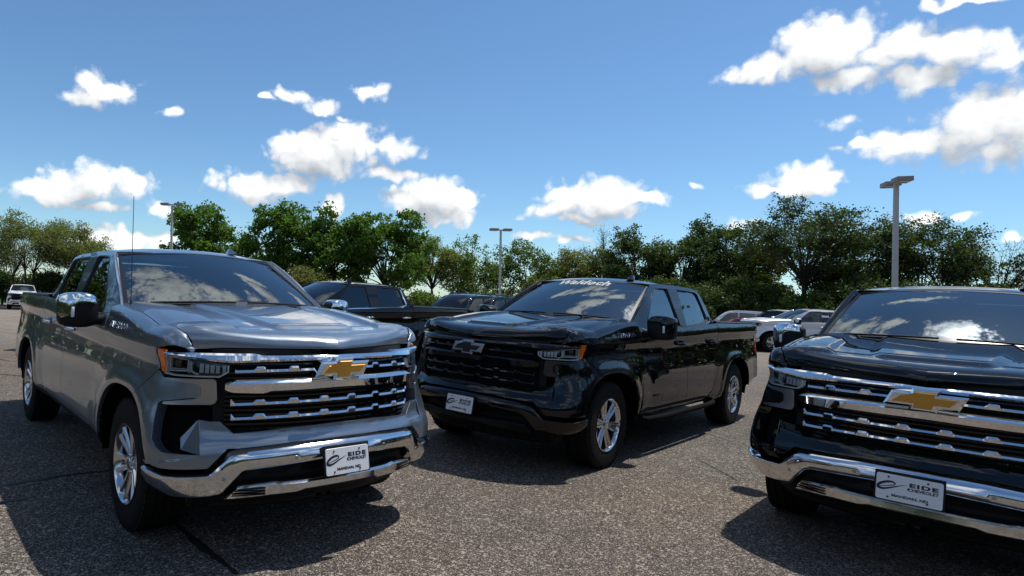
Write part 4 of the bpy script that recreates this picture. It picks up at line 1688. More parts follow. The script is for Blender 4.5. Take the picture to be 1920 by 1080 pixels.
def lamp_blocks(sg):
    bm = bmesh.new()
    sy = lambda y: float(S(y))
    def blk(y0, y1, z0, z1, o):
        a = sy(y0), sy(y1)
        c = [FM(np.array([sg * s]), np.array([z]), oo)[0] for s in a for z in (z0, z1) for oo in (-.05, o)]
        v = [bm.verts.new(tuple(p)) for p in c]
        for f in ((0, 1, 3, 2), (4, 6, 7, 5), (0, 4, 5, 1), (2, 3, 7, 6), (1, 5, 7, 3)):
            bm.faces.new([v[i] for i in f])
    blk(.672, .690, 1.066, 1.112, -.018)
    for i in range(4):
        blk(.705 + i * .026, .724 + i * .026, 1.066, 1.108 + .003 * i, -.034)
    blk(.838, .848, 1.064, 1.130, -.016)
    for i in range(4):
        blk(.840, .852, 1.072 + i * .014, 1.081 + i * .014, -.010)
    blk(.858, .932, 1.078, 1.086, -.024)
    bmesh.ops.recalc_face_normals(bm, faces=bm.faces[:])
    return finish(bm, 'block', 30)


def copy_tree(o, parent=None):
    c = o.copy()
    COL.objects.link(c)
    c.parent = parent
    for ch in list(o.children):
        copy_tree(ch, c)
    return c


def recolour(o, swap):
    if o.type == 'MESH' and o.get('mk') in swap:
        o.material_slots[0].link = 'OBJECT'
        o.material_slots[0].material = MAT[swap[o['mk']]]
        o['mk'] = swap[o['mk']]
    for c in o.children:
        recolour(c, swap)


def place(o, x, y, yaw, z=0.0):
    o.location = (x, y, z)
    o.rotation_euler = (0, 0, yaw)


LTZ = dict(paint='paint_grey', cover='paint_grey', bars='chrome', bumper='chrome_dusty', lip='chrome_dusty', bracket='satin_silver', emblem_edge='chrome', emblem_face='gold',
           mirror_cap='chrome', handle='chrome', window_trim='black_trim', side_glass='glass_side', rear_glass='glass_side', sensor='satin_silver', wheel=0, steps=False, badge=True, mast=True, paper=True)
RST = dict(paint='paint_black', cover='paint_black', bars='gloss_black', bumper='paint_black', lip='black_plastic', bracket='alloy_dark', emblem_edge='emblem_dark', emblem_face='black_trim',
           mirror_cap='paint_black', handle='paint_black', window_trim='black_trim', side_glass='glass_side', rear_glass='glass_side', sensor='black_trim', wheel=1, steps=True, badge=True, banner=True, mesh='under_black')
BLK = dict(LTZ, paint='paint_black', cover='paint_black', mast=False, paper=False, badge=True, plate_y=-.045)

grey_truck = make_truck(LTZ)
tag(grey_truck, 'steel grey pickup truck with chrome grille bars, gold emblem and a tall whip antenna', 'pickup truck', 'pickup trucks parked on the lot')
place(grey_truck, -.835, 4.552, -.9085)
grey_truck.rotation_euler = (R(.45), R(-.5), -.9085)      # the lot falls away under its tail
banner_truck = make_truck(RST)
tag(banner_truck, 'black pickup truck with a blacked out grille and white lettering across its windshield', 'pickup truck', 'pickup trucks parked on the lot')
place(banner_truck, 1.495, 6.647, -2.3584)
black_truck = make_truck(BLK)
tag(black_truck, 'black pickup truck with chrome grille and gold emblem, cut off by the right edge', 'pickup truck', 'pickup trucks parked on the lot')
place(black_truck, 3.925, 4.41, -2.365)


# ------------------------------------------------------------------ ground
def ground_z(x, y):
    """the lot falls gently away beyond the first rows"""
    x = np.asarray(x, float)
    y = np.asarray(y, float)
    back = np.clip((x + .835) * .615 - (y - 4.552) * .789, -6.5, 0)
    dip = .0087 * back * sstep(-x, .2, 1.6)          # a shallow fall behind the grey truck
    return (.0164 * x - .0144 * y) * sstep(np.hypot(x, y), 9, 24) + dip


def sheet(name, x0, x1, y0, y1, n, lift, mat):
    xs, ys = np.linspace(x0, x1, n), np.linspace(y0, y1, n)
    X, Y = np.meshgrid(xs, ys)
    Z = ground_z(X, Y) + lift
    V = np.stack([X.ravel(), Y.ravel(), Z.ravel()], -1)
    F = [(j * n + i, j * n + i + 1, (j + 1) * n + i + 1, (j + 1) * n + i) for j in range(n - 1) for i in range(n - 1)]
    me = bpy.data.meshes.new(name)
    me.from_pydata(V.tolist(), [], F)
    me.polygons.foreach_set('use_smooth', [True] * len(F))
    me.materials.append(MAT[mat])
    o = bpy.data.objects.new(name, me)
    COL.objects.link(o)
    o['kind'] = 'structure'
    return o


def asphalt_nodes(k, b):
    tc = k.new('ShaderNodeTexCoord')
    ob = tc.outputs['Object']
    vo = k.new('ShaderNodeTexVoronoi')
    k.l.new(ob, vo.inputs['Vector'])
    vo.inputs['Scale'].default_value = 115
    vo.inputs['Randomness'].default_value = 1.0
    sc = k.new('ShaderNodeSeparateColor')
    k.l.new(vo.outputs['Color'], sc.inputs[0])
    vo2 = k.new('ShaderNodeTexVoronoi')
    k.l.new(ob, vo2.inputs['Vector'])
    vo2.inputs['Scale'].default_value = 60
    sc2 = k.new('ShaderNodeSeparateColor')
    k.l.new(vo2.outputs['Color'], sc2.inputs[0])
    stone = k.ramp(sc.outputs[0], [(0.0, (.066, .058, .050)), (.30, (.130, .115, .099)), (.62, (.222, .197, .170)), (.88, (.355, .318, .280)), (1.0, (.56, .53, .49))])
    edge = k.smooth(vo.outputs['Distance'], .30, .62)
    c = k.mix(k.m('MULTIPLY', edge, .80), stone, (.016, .014, .013, 1))
    big = k.mix(k.smooth(sc2.outputs[1], .90, .97), c, (.33, .305, .275, 1))
    n1 = k.noise(ob, .45, 4, .6)
    n2 = k.noise(ob, 3.2, 5, .65)
    v = k.m('ADD', k.m('MULTIPLY_ADD', n1, .75, .50), k.m('MULTIPLY_ADD', n2, .50, -.25))
    c2 = k.v('SCALE', big, scale=v)
    warm = k.noise(ob, .22, 3, .5)
    c3 = k.mix(k.smooth(warm, .35, .7), c2, k.v('MULTIPLY', c2, (1.16, 1.0, .86)))
    # distant grazing sheen and haze painted in: stones merge into one pale tone
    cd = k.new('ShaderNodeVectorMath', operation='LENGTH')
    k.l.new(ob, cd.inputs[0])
    far_sheen = k.smooth(cd.outputs['Value'], 12.0, 34.0)
    c4 = k.mix(k.m('MULTIPLY', far_sheen, .65), c3, k.v('SCALE', (.27, .232, .195), scale=v))
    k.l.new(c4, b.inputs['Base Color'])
    bmp = k.new('ShaderNodeBump')
    bmp.inputs['Strength'].default_value = .9
    bmp.inputs['Distance'].default_value = .006
    hgt = k.m('SUBTRACT', k.m('MULTIPLY', sc.outputs[1], .6), vo.outputs['Distance'])
    k.l.new(k.m('ADD', hgt, k.m('MULTIPLY', n2, .6)), bmp.inputs['Height'])
    k.l.new(bmp.outputs[0], b.inputs['Normal'])


pmat('asphalt', (.12, .11, .1), .88, spec=.3, fn=asphalt_nodes)


def grass_nodes(k, b):
    tc = k.new('ShaderNodeTexCoord')
    n = k.noise(tc.outputs['Object'], .35, 6, .65)
    k.l.new(k.ramp(n, [(.3, (.030, .050, .014)), (.55, (.055, .075, .022)), (.8, (.11, .10, .045))]), b.inputs['Base Color'])


pmat('grass_ground', (.05, .07, .02), .95, spec=.1, fn=grass_nodes)
pmat('tar', (.010, .0095, .009), .55)
sheet('grass_field', -1500, 1500, -1500, 1500, 3, -.6, 'grass_ground')
lot = sheet('parking_lot', -62, 62, -48, 64, 249, 0.0, 'asphalt')


def tar_seam(pts, width, seed):
    rnd = random.Random(seed)
    P = np.array(pts, float)
    L = np.concatenate([[0], np.cumsum(np.hypot(*np.diff(P, axis=0).T))])
    n = max(12, int(L[-1] / .05))
    q = np.linspace(0, L[-1], n)
    x, y = np.interp(q, L, P[:, 0]), np.interp(q, L, P[:, 1])
    ph = [rnd.uniform(0, 6) for _ in range(6)]
    wob = sum(.022 / (i + 1) * np.sin(q * (2.1 + 2.7 * i) + ph[i]) for i in range(4))
    dx, dy = np.gradient(x), np.gradient(y)
    l = np.hypot(dx, dy)
    nx, ny = -dy / l, dx / l
    x, y = x + nx * wob, y + ny * wob
    w = width * (.65 + .35 * np.sin(q * 6 + ph[4])) * np.array([rnd.uniform(.6, 1.15) for _ in range(n)])
    w[0] = w[-1] = .002
    A = np.stack([x + nx * w, y + ny * w], -1)
    B = np.stack([x - nx * w, y - ny * w], -1)
    V = [(a[0], a[1], float(ground_z(*a)) + .004) for a in A] + [(a[0], a[1], float(ground_z(*a)) + .004) for a in B]
    F = [(i, n + i, n + i + 1, i + 1) for i in range(n - 1)]
    me = bpy.data.meshes.new('tar_seam')
    me.from_pydata(V, [], F)
    me.materials.append(MAT['tar'])
    o = bpy.data.objects.new('tar_seam', me)
    COL.objects.link(o)
    o['kind'] = 'structure'


tar_seam([(-3.1, 4.2), (-2.77, 4.61), (-2.63, 4.79), (-2.51, 4.95), (-2.22, 5.15), (-1.7, 5.3)], .035, 1)
tar_seam([(-3.0, 4.0), (-2.62, 4.26), (-2.42, 4.40)], .022, 2)
tar_seam([(-1.45, 4.25), (-1.28, 4.05), (-1.01, 3.70), (-.83, 3.51), (-.71, 3.39), (-.55, 3.15)], .030, 3)
tar_seam([(2.76, 6.92), (3.2, 6.84), (3.35, 6.34), (3.32, 5.72)], .008, 4)
tar_seam([(3.74, 8.19), (4.11, 7.81), (4.28, 7.31)], .008, 5)
tar_seam([(-9.5, 13.6), (-7.55, 12.33), (-6.6, 11.8)], .03, 6)
tar_seam([(-7.6, 10.9), (-6.21, 10.17), (-5.5, 10.0)], .025, 7)
tar_seam([(-19, 26), (-14.3, 24.4), (-11, 22.5)], .06, 8)

# ------------------------------------------------------------------ further pickups: copies of the three in front
GP = 'pickup trucks parked on the lot'
second_row_truck = copy_tree(black_truck)
recolour(second_row_truck, {'paint_black': 'paint_black_far'})
tag(second_row_truck, 'black pickup truck seen side on behind the grey truck, window trim in chrome', 'pickup truck', GP)
place(second_row_truck, -2.30, 12.45, -2.416, float(ground_z(-2, 14)))
for sg in (-1, 1):
    def mk_wtrim(sg=sg):
        gm = green_map(sg, .004)
        pa = np.array([(-1.0, 1.30), (-1.6, 1.325), (-2.06, 1.338), (-2.60, 1.356), (-2.72, 1.368), (-2.868, 1.418), (-2.875, 1.45), (-2.78, 1.74)])
        P = gm(pa[:, 0], pa[:, 1])
        return tubes([([tuple(p) for p in P], .017, 6)])
    part('window_trim', 'wtrim_wide%d' % sg, mk_wtrim, 'chrome', second_row_truck)
recolour(second_row_truck, {'glass': 'glass_dark', 'glass_side': 'glass_dark'})

DULL = {'glass': 'glass_dark', 'glass_side': 'glass_dark', 'chrome_dusty': 'chrome'}
white_pickup = copy_tree(black_truck)
recolour(white_pickup, dict(DULL, paint_black='paint_white'))
tag(white_pickup, 'white pickup truck in the back row, left of the silver one', 'pickup truck', GP)
place(white_pickup, 21.57, 37.66, 2.4253, float(ground_z(21.6, 37.7)))
silver_pickup = copy_tree(banner_truck)
for ch in list(silver_pickup.children):
    if ch.name.startswith(('windshield',)):
        for c2 in list(ch.children):
            if c2.name.startswith('banner'):
                bpy.data.objects.remove(c2)
recolour(silver_pickup, dict(DULL, paint_black='paint_silver'))
tag(silver_pickup, 'silver pickup truck behind the chrome mirror of the right hand black truck', 'pickup truck', GP)
place(silver_pickup, 16.11, 26.64, 2.975, float(ground_z(16, 26.6)))
maroon_pickup = copy_tree(silver_pickup)
recolour(maroon_pickup, {'paint_silver': 'paint_maroon'})
tag(maroon_pickup, 'maroon pickup truck half hidden behind the bed of the grey truck', 'pickup truck', GP)
place(maroon_pickup, -7.62, 15.6, 2.75, float(ground_z(-8, 15.6)))
white_far = copy_tree(black_truck)
recolour(white_far, dict(DULL, paint_black='paint_white', chrome='black_trim'))
tag(white_far, 'small white pickup truck facing the camera at the far left in front of dark bushes', 'pickup truck', GP)
place(white_far, -27.6, 47.5, R(-60), float(ground_z(-27.6, 47.5)))


# ------------------------------------------------------------------ sport utility wagons of the back rows
def suv_half(x, z):
    x = np.asarray(x, float)
    z = np.asarray(z, float)
    b = pchip([(.30, .90), (.45, .97), (.70, 1.0), (.95, .985), (1.10, .96), (1.16, .93)])(np.clip(z, .3, 1.16))
    b = b - .34 * np.clip((x - .35) / .62, 0, 1) ** 3 - .16 * np.clip((-3.45 - x) / .75, 0, 1) ** 3
    return b


def make_suv(paint):
    root = empty('parked_wagon')
    HZ = pchip([(-4.25, 1.14), (-.75, 1.17), (-.5, 1.16), (.3, 1.11), (.75, 1.05), (.95, .93)])

    def mk_body():
        bm = bmesh.new()
        xs = np.concatenate([np.linspace(-4.22, -3.4, 10), np.linspace(-3.3, .3, 40), np.linspace(.36, .95, 12)])
        G = []
        for x in xs:
            top = float(HZ(x))
            row = []
            for t in np.linspace(0, 1, 12):
                z = .32 + (top - .07 - .32) * t
                y = float(suv_half(x, min(z, 1.16)))
                for cx in (0.0, -3.07):
                    r = math.hypot(x - cx, z - .38)
                    if r < .45:
                        y = min(y, .55)
                row.append((x, y, z))
            y0 = row[-1][1]
            row += [(x, y0 - .02, top - .03), (x, y0 - .06, top - .004), (x, y0 * .55, top + .02), (x, 0, top + .028)]
            full = row + [(a, -b, c) for a, b, c in reversed(row[:-1])]
            G.append([bm.verts.new(p) for p in full])
        for p, q in zip(G[:-1], G[1:]):
            for i in range(len(p) - 1):
                bm.faces.new((p[i], p[i + 1], q[i + 1], q[i]))
        bm.faces.new(G[0])
        bm.faces.new(G[-1])
        bmesh.ops.recalc_face_normals(bm, faces=bm.faces[:])
        return finish(bm, 'body', 40)
    part('body', 'suv_body', mk_body, paint, root)
    ZT = pchip([(-4.15, 1.20), (-4.05, 1.55), (-3.85, 1.80), (-3.5, 1.87), (-2.2, 1.90), (-1.55, 1.86), (-1.30, 1.76), (-.62, 1.17)])

    def mk_cab():
        bm = bmesh.new()
        G = []
        for x in np.concatenate([np.linspace(-4.15, -3.5, 9), np.linspace(-3.4, -1.6, 12), np.linspace(-1.5, -.62, 10)]):
            zt = float(ZT(x))
            yb = float(suv_half(x, 1.13)) - .03
            k = np.clip((zt - 1.14) / .75, 0, 1)
            yt = yb - .20 * k
            row = [(x, yb, 1.12), (x, yb - .02, 1.16), (x, yt + .03, 1.14 + (zt - 1.14) * .86), (x, yt - .03, 1.14 + (zt - 1.14) * .96), (x, yt * .5, zt + .012), (x, 0, zt + .02)]
            full = row + [(a, -b, c) for a, b, c in reversed(row[:-1])]
            G.append([bm.verts.new(p) for p in full])
        for p, q in zip(G[:-1], G[1:]):
            for i in range(len(p) - 1):
                bm.faces.new((p[i], p[i + 1], q[i + 1], q[i]))
        bm.faces.new(G[0])
        bm.faces.new(G[-1])
        bmesh.ops.recalc_face_normals(bm, faces=bm.faces[:])
        return finish(bm, 'roof', 40)
    part('roof', 'suv_roof', mk_cab, paint, root)

    def side_pt(sg):
        def f(x, z):
            zt = ZT(x)
            yb = suv_half(x, np.full_like(x, 1.13)) - .05
            yt = yb - .15 * np.clip((zt - 1.14) / .75, 0, 1)
            t = np.clip((z - 1.16) / np.maximum(.86 * (zt - 1.14) - .02, .05), 0, 1.1)
            return np.stack([x, sg * (yb + (yt - yb) * t + .012), z], -1)
        return f
    for sg in (-1, 1):
        for i, q in enumerate(([(-.95, 1.19), (-1.42, 1.66), (-1.60, 1.74), (-1.98, 1.76), (-2.02, 1.19)], [(-2.10, 1.19), (-2.08, 1.76), (-2.92, 1.75), (-3.02, 1.19)], [(-3.10, 1.19), (-3.00, 1.75), (-3.50, 1.72), (-3.78, 1.58), (-3.88, 1.22)])):
            part('side_window', 'suv_win%d%d' % (sg, i), lambda: patch(q, side_pt(sg), .2, .12, .02, (0, sg, 0)), 'glass_dark', root)
        part('headlight', 'suv_hl%d' % sg, lambda: patch([(.50, .86), (.50, 1.0), (.86, .97), (.93, .92), (.93, .84)], lambda x, z: np.stack([x, sg * (suv_half(x, z) + .012), z], -1), .1, .1, .03, (0, sg, 0)), 'lamp_bright', root)
        part('taillight', 'suv_tl%d' % sg, lambda: patch([(-4.19, .85), (-4.19, 1.12), (-4.02, 1.14), (-3.98, .88)], lambda x, z: np.stack([x, sg * (suv_half(x, z) + .012), z], -1), .1, .1, .03, (0, sg, 0)), 'red_lens', root)
        part('door_mirror', 'suv_mir%d' % sg, lambda: boxes([((-.95, sg * 1.08, 1.24), (.16, .24, .17), .04)]), paint, root)
        for x in (0.0, -3.07):
            w = empty('wheel', root, (x, sg * .86, .39))
            w.scale = (1, sg, 1)
            part('tyre', 'suv_tyre', lambda: lathe([(.25, .12), (.33, .13), (.375, .115), (.39, .08), (.39, -.08), (.37, -.12), (.25, -.12)], 28), 'rubber', w)
            part('rim', 'suv_rim', lambda: wheel_disc(), 'alloy', w)
    part('windshield', 'suv_ws', lambda: patch([(-.86, .06), (.86, .06), (.70, .93), (-.70, .93)], lambda y, t: np.stack([-.62 - (.70 * t) - .10 * (y / .86) ** 2 + .02, y, 1.17 + .60 * t + .014 - .02 * (y / .86) ** 2 + .012], -1), .15, .12, .01, (1, 0, 1)), 'glass_dark', root)
    part('rear_window', 'suv_rw', lambda: patch([(-.72, 1.24), (.72, 1.24), (.62, 1.66), (-.62, 1.66)], lambda y, z: np.stack([np.interp(z, [1.2, 1.55, 1.8], [-4.16, -4.065, -3.86]) - .012, y, z], -1), .15, .1, .01, (-1, 0, 0)), 'glass_dark', root)
    part('grille', 'suv_grille', lambda: boxes([((.955, 0, .78), (.03, 1.05, .26), .01), ((.945, 0, .47), (.04, 1.15, .14), .01)]), 'gloss_black', root)
    part('grille_bar', 'suv_gbar', lambda: boxes([((.972, 0, .80), (.02, 1.0, .03), .006), ((.972, 0, .88), (.02, 1.0, .02), .006)]), 'chrome', root)
    part('roof_rail', 'suv_rail', lambda: tubes([([(-1.7, y, 1.875), (-1.8, y, 1.93), (-3.4, y, 1.93), (-3.5, y, 1.86)], .018, 6) for y in (-.66, .66)]), 'black_trim', root)
    return root


def wheel_disc():
    bm = bmesh.new()
    me = lathe([(.25, .115), (.235, .10), (.225, .04), (0, .04)], 28)
    bm.from_mesh(me)
    for k in range(7):
        a = 2 * math.pi * k / 7
        m = Matrix.Rotation(a, 4, 'Y')
        r = bmesh.ops.create_cube(bm, size=1.0)
        bmesh.ops.scale(bm, vec=(.21, .03, .05), verts=r['verts'])
        bmesh.ops.translate(bm, vec=(.125, .095, 0), verts=r['verts'])
        bmesh.ops.transform(bm, matrix=m, verts=r['verts'])
    return finish(bm, 'rim')


GW = 'wagons in the back rows'
suv0 = None
for x, y, yaw, paint, sc, label in [
    (1.75, 24.0, -2.40, 'paint_black_far', 1.03, 'black wagon behind the bed of the second row pickup, leftmost of its row'),
    (2.75, 24.6, -2.40, 'paint_black_far', 1.02, 'black wagon next to the navy one behind the second row pickup'),
    (4.1, 26.0, -2.40, 'paint_navy', 1.0, 'navy wagon with a bright windshield left of the hood of the lettered truck'),
    (6.1, 32.0, -2.75, 'paint_white', 1.05, 'white wagon at the foot of the middle lamp post'),
    (19.0, 37.5, 2.6, 'paint_silver', .92, 'silver wagon just behind the bed of the lettered truck, leftmost in the back row'),
    (20.2, 36.0, 2.7, 'paint_black_far', .94, 'black wagon between the silver wagon and the red one in the back row'),
    (20.9, 36.8, 2.6, 'paint_red', .90, 'red wagon half hidden behind the hood of the white pickup'),
    (14.7, 28.6, 2.7, 'paint_maroon', .74, 'maroon car whose hood shows above the bed of the lettered truck'),
]:
    if suv0 is None:
        suv0 = o = make_suv(paint)
        base = paint
    else:
        o = copy_tree(suv0)
        recolour(o, {base: paint})
    tag(o, label, 'wagon' if 'wagon' in label else 'car', GW)
    place(o, x, y, yaw, float(ground_z(x, y)))
    o.scale = (sc, sc, sc)


# ------------------------------------------------------------------ lamp posts
def lamp_post(x, y, top, yaw, label):
    z0 = float(ground_z(x, y))
    r = empty('street_lamp', None, (x, y, z0))
    r.rotation_mode = 'ZYX'
    r.rotation_euler = (0, R(-1.9), yaw)
    H = top - z0
    part('post', 'post%.2f' % H, lambda: tubes([([(0, 0, 0), (0, 0, H * .5), (0, 0, H - .10)], [.105, .094, .084], 4)]), 'pole_paint', r)
    part('footing', 'footing', lambda: lathe_z([(0.30, 0), (.30, .55), (.28, .60), (0, .60)], 20), 'concrete', r)
    part('base_cover', 'base_cover', lambda: boxes([((0, 0, .64), (.36, .36, .08), .02)]), 'pole_paint', r)
    for s in (-1, 1):
        part('arm', 'arm%d%.2f' % (s, H), lambda: boxes([((s * .12, 0, H - .10), (.20, .07, .09), .01)]), 'pole_paint', r)
        hd = part('lamp_head', 'lhead%d%.2f' % (s, H), lambda: boxes([((s * .46, 0, H - .07), (.56, .42, .15), .015)]), 'lamp_head_paint', r)
        part('lamp_lens', 'llens%d%.2f' % (s, H), lambda: boxes([((s * .46, 0, H - .150), (.46, .34, .012), .003)]), 'lamp_grey', hd)
    tag(r, label, 'lamp post', 'lamp posts of the parking lot')


def lathe_z(prof, seg):
    me = lathe(prof, seg)
    me.transform(Matrix.Rotation(R(90), 4, 'X'))
    return me


lamp_post(16.3, 20.0, 5.98, R(69), 'nearest tall lamp post with two box heads behind the right hand black truck')
lamp_post(7.65, 42.0, 6.20, .10, 'lamp post with two box heads above the hood of the lettered truck, middle of three')
lamp_post(-14.45, 42.0, 6.78, .05, 'lamp post with two box heads above the roof of the grey truck, farthest left')


# ------------------------------------------------------------------ trees
def leaf_mat(name, c0, c1, transl):
    m = bpy.data.materials.new(name)
    m.use_nodes = True
    k = NT(m.node_tree)
    b = k.n['Principled BSDF']
    out = k.n['Material Output']
    ge = k.new('ShaderNodeNewGeometry')
    col = k.mix(ge.outputs['Random Per Island'], (*c0, 1), (*c1, 1))
    k.l.new(col, b.inputs['Base Color'])
    b.inputs['Roughness'].default_value = .55
    b.inputs['Specular IOR Level'].default_value = .25
    t = k.new('ShaderNodeBsdfTranslucent')
    k.l.new(k.v('MULTIPLY', col, (1.3, 1.5, .6)), t.inputs[0])
    mx = k.new('ShaderNodeMixShader')
    mx.inputs[0].default_value = transl
    k.l.new(b.outputs[0], mx.inputs[1])
    k.l.new(t.outputs[0], mx.inputs[2])
    k.l.new(mx.outputs[0], out.inputs[0])
    MAT[name] = m


leaf_mat('leaf_broad', (.052, .108, .020), (.118, .195, .040), .48)
leaf_mat('leaf_mid', (.062, .096, .020), (.125, .172, .044), .46)
leaf_mat('leaf_olive', (.082, .090, .024), (.158, .164, .050), .45)
leaf_mat('leaf_dark', (.030, .052, .014), (.076, .106, .030), .38)
leaf_mat('leaf_pale', (.105, .125, .034), (.200, .215, .080), .50)


def bark_nodes(k, b):
    tc = k.new('ShaderNodeTexCoord')
    n = k.noise(tc.outputs['Object'], 7.0, 6, .65)
    k.l.new(k.ramp(n, [(.3, (.018, .015, .012)), (.7, (.075, .062, .050))]), b.inputs['Base Color'])


pmat('bark', (.05, .04, .03), .9, spec=.15, fn=bark_nodes)

KIND = {
    # lobes, tips per lobe, leaves per tip, leaf size, spread, twigs shown, leaf material
    'broad': (34, 13, 42, .185, .225, .35, 'leaf_broad'),
    'mid': (34, 12, 29, .150, .24, .6, 'leaf_mid'),
    'olive': (32, 12, 38, .145, .26, .4, 'leaf_olive'),
    'dark': (38, 12, 42, .150, .26, .4, 'leaf_dark'),
    'sparsedark': (44, 13, 34, .130, .26, 1.0, 'leaf_dark'),
    'sparse': (36, 13, 36, .115, .27, 1.0, 'leaf_pale'),
    'bare': (22, 12, 1, .08, .28, 1.0, 'leaf_pale'),
}


def leaf_mesh(C, size, seed):
    """little diamond leaves at points C"""
    rg = np.random.default_rng(seed)
    n = len(C)
    nr = rg.normal(size=(n, 3)) * .75 + np.array([0, 0, .55])
    a = np.cross(nr, rg.normal(size=(n, 3)))
    a /= np.linalg.norm(a, axis=1)[:, None]
    b = np.cross(nr, a)
    b /= np.linalg.norm(b, axis=1)[:, None]
    s = size * rg.uniform(.6, 1.35, (n, 1))
    V = np.empty((n, 4, 3))
    V[:, 0] = C - a * s * .6
    V[:, 1] = C + b * s * .42
    V[:, 2] = C + a * s * .6
    V[:, 3] = C - b * s * .42
    me = bpy.data.meshes.new('crown')
    me.vertices.add(n * 4)
    me.vertices.foreach_set('co', V.ravel())
    me.loops.add(n * 4)
    me.loops.foreach_set('vertex_index', np.arange(n * 4, dtype=np.int32))
    me.polygons.add(n)
    me.polygons.foreach_set('loop_start', np.arange(0, n * 4, 4, dtype=np.int32))
    me.update(calc_edges=True)
    me.validate()
    return me


def limb_mesh(paths):
    V, F = [], []
    for pts, rad, n in paths:
        base = len(V)
        P = np.array(pts)
        for i in range(len(P)):
            t = P[min(i + 1, len(P) - 1)] - P[max(i - 1, 0)]
            t = t / max(np.linalg.norm(t), 1e-9)
            u = np.cross(t, (0.31, .87, .38))
            u /= max(np.linalg.norm(u), 1e-9)
            w = np.cross(t, u)
            for k in range(n):
                q = 2 * math.pi * k / n
                V.append(P[i] + (u * math.cos(q) + w * math.sin(q)) * rad[i])
        for i in range(len(P) - 1):
            for k in range(n):
                F.append((base + i * n + k, base + i * n + (k + 1) % n, base + (i + 1) * n + (k + 1) % n, base + (i + 1) * n + k))
    me = bpy.data.meshes.new('trunk')
    me.from_pydata([tuple(v) for v in V], [], F)
    me.polygons.foreach_set('use_smooth', [True] * len(F))
    return me


def bez(p0, p1, p2, n):
    t = np.linspace(0, 1, n)[:, None]
    return p0 * (1 - t) ** 2 + 2 * p1 * t * (1 - t) + p2 * t * t


def tree(name, kind, x, y, H, Rc, seed, label, cat='tree', group='trees along the edge of the lot', shrub=False, rx=1.25):
    rg = np.random.default_rng(seed)
    lobes, tips, nl, ls, spr, tw, mat = KIND[kind]
    z0 = float(ground_z(x, y))
    root = empty(name, None, (x, y, z0 - .05))
    paths = []
    Rc = Rc * rx
    lo = .02 if shrub else (.12 if kind in ('broad', 'dark', 'mid', 'olive') else .30)
    cz, hz = H * (lo + 1) / 2, H * (1 - lo) / 2
    nst = 1 if kind in ('broad',) else int(rg.integers(1, 4))
    if shrub:
        nst = 4
    stems = []
    for i in range(nst):
        a = rg.uniform(0, 2 * np.pi)
        d = 0 if nst == 1 else Rc * .15
        f = np.array([math.cos(a) * d * 1.8, math.sin(a) * d * 1.8, H * rg.uniform(.28, .42) * (.4 if shrub else 1)])
        b = np.array([math.cos(a) * d, math.sin(a) * d, -.1])
        r0 = H * .019 * (1 if nst == 1 else .7) * (.5 if shrub else 1)
        P = bez(b, (b + f) / 2 + rg.normal(0, .12, 3), f, 6)
        paths.append((P, np.linspace(r0 * 1.15, r0 * .75, 6), 7))
        stems.append((f, r0 * .7))
    leaves = []
    for i in range(lobes):
        # lobe centres spread through the crown with more of them towards its skin
        while True:
            v = rg.normal(size=3)
            v /= np.linalg.norm(v)
            if v[2] > -.75:
                break
        rad = rg.uniform(.25, 1) ** .55
        taper = 1.0 if kind != 'broad' else 1.0
        c = np.array([v[0] * Rc * rad * .86, v[1] * Rc * rad * .86, cz + v[2] * hz * rad * .88])
        c[:2] *= taper
        f, rr = stems[i % len(stems)]
        m = f + (c - f) * np.array([.35, .35, .65]) + rg.normal(0, .12 * Rc / 3, 3)
        P = bez(f, m, c, 7)
        paths.append((P, np.linspace(rr * .50, rr * .07, 7), 5))
        lr = (Rc * .26 + .22) * rg.uniform(.7, 1.2)
        for j in range(tips):
            u = rg.normal(size=3)
            u /= np.linalg.norm(u)
            u[2] = u[2] * .75 + .12
            tip = c + u * lr * rg.uniform(.45, 1.0)
            tip[2] = min(tip[2], H * 1.01)
            s = P[int(rg.integers(3, 7))]
            if rg.random() < tw or kind in ('sparse', 'bare', 'sparsedark'):
                mm = (s + tip) / 2 + rg.normal(0, .10, 3) + np.array([0, 0, .08])
                Q = bez(s, mm, tip, 5)
                paths.append((Q, np.linspace(rr * .11, .006, 5), 3))
                if kind in ('bare', 'sparse', 'sparsedark'):
                    for _ in range(3):
                        q0 = Q[int(rg.integers(1, 5))]
                        e = q0 + rg.normal(0, .30, 3) + np.array([0, 0, .18])
                        paths.append((np.array([q0, (q0 + e) / 2 + rg.normal(0, .04, 3), e]), [.010, .007, .003], 3))
            n = int(rg.poisson(nl))
            if n:
                L = tip + rg.normal(0, 1, (n, 3)) * spr * np.array([1, 1, .72]) * rg.uniform(.6, 1.2)
                leaves.append(L)
    tr = bpy.data.objects.new('trunk', limb_mesh(paths))
    COL.objects.link(tr)
    tr.data.materials.append(MAT['bark'])
    tr.parent = root
    if leaves:
        L = np.concatenate(leaves)
        L = L[L[:, 2] > .05]
        cr = bpy.data.objects.new('crown', leaf_mesh(L, ls, seed))
        COL.objects.link(cr)
        cr.data.materials.append(MAT[mat])
        cr.parent = root
        cr['kind'] = 'stuff'
    tag(root, label, cat, group)
    return root


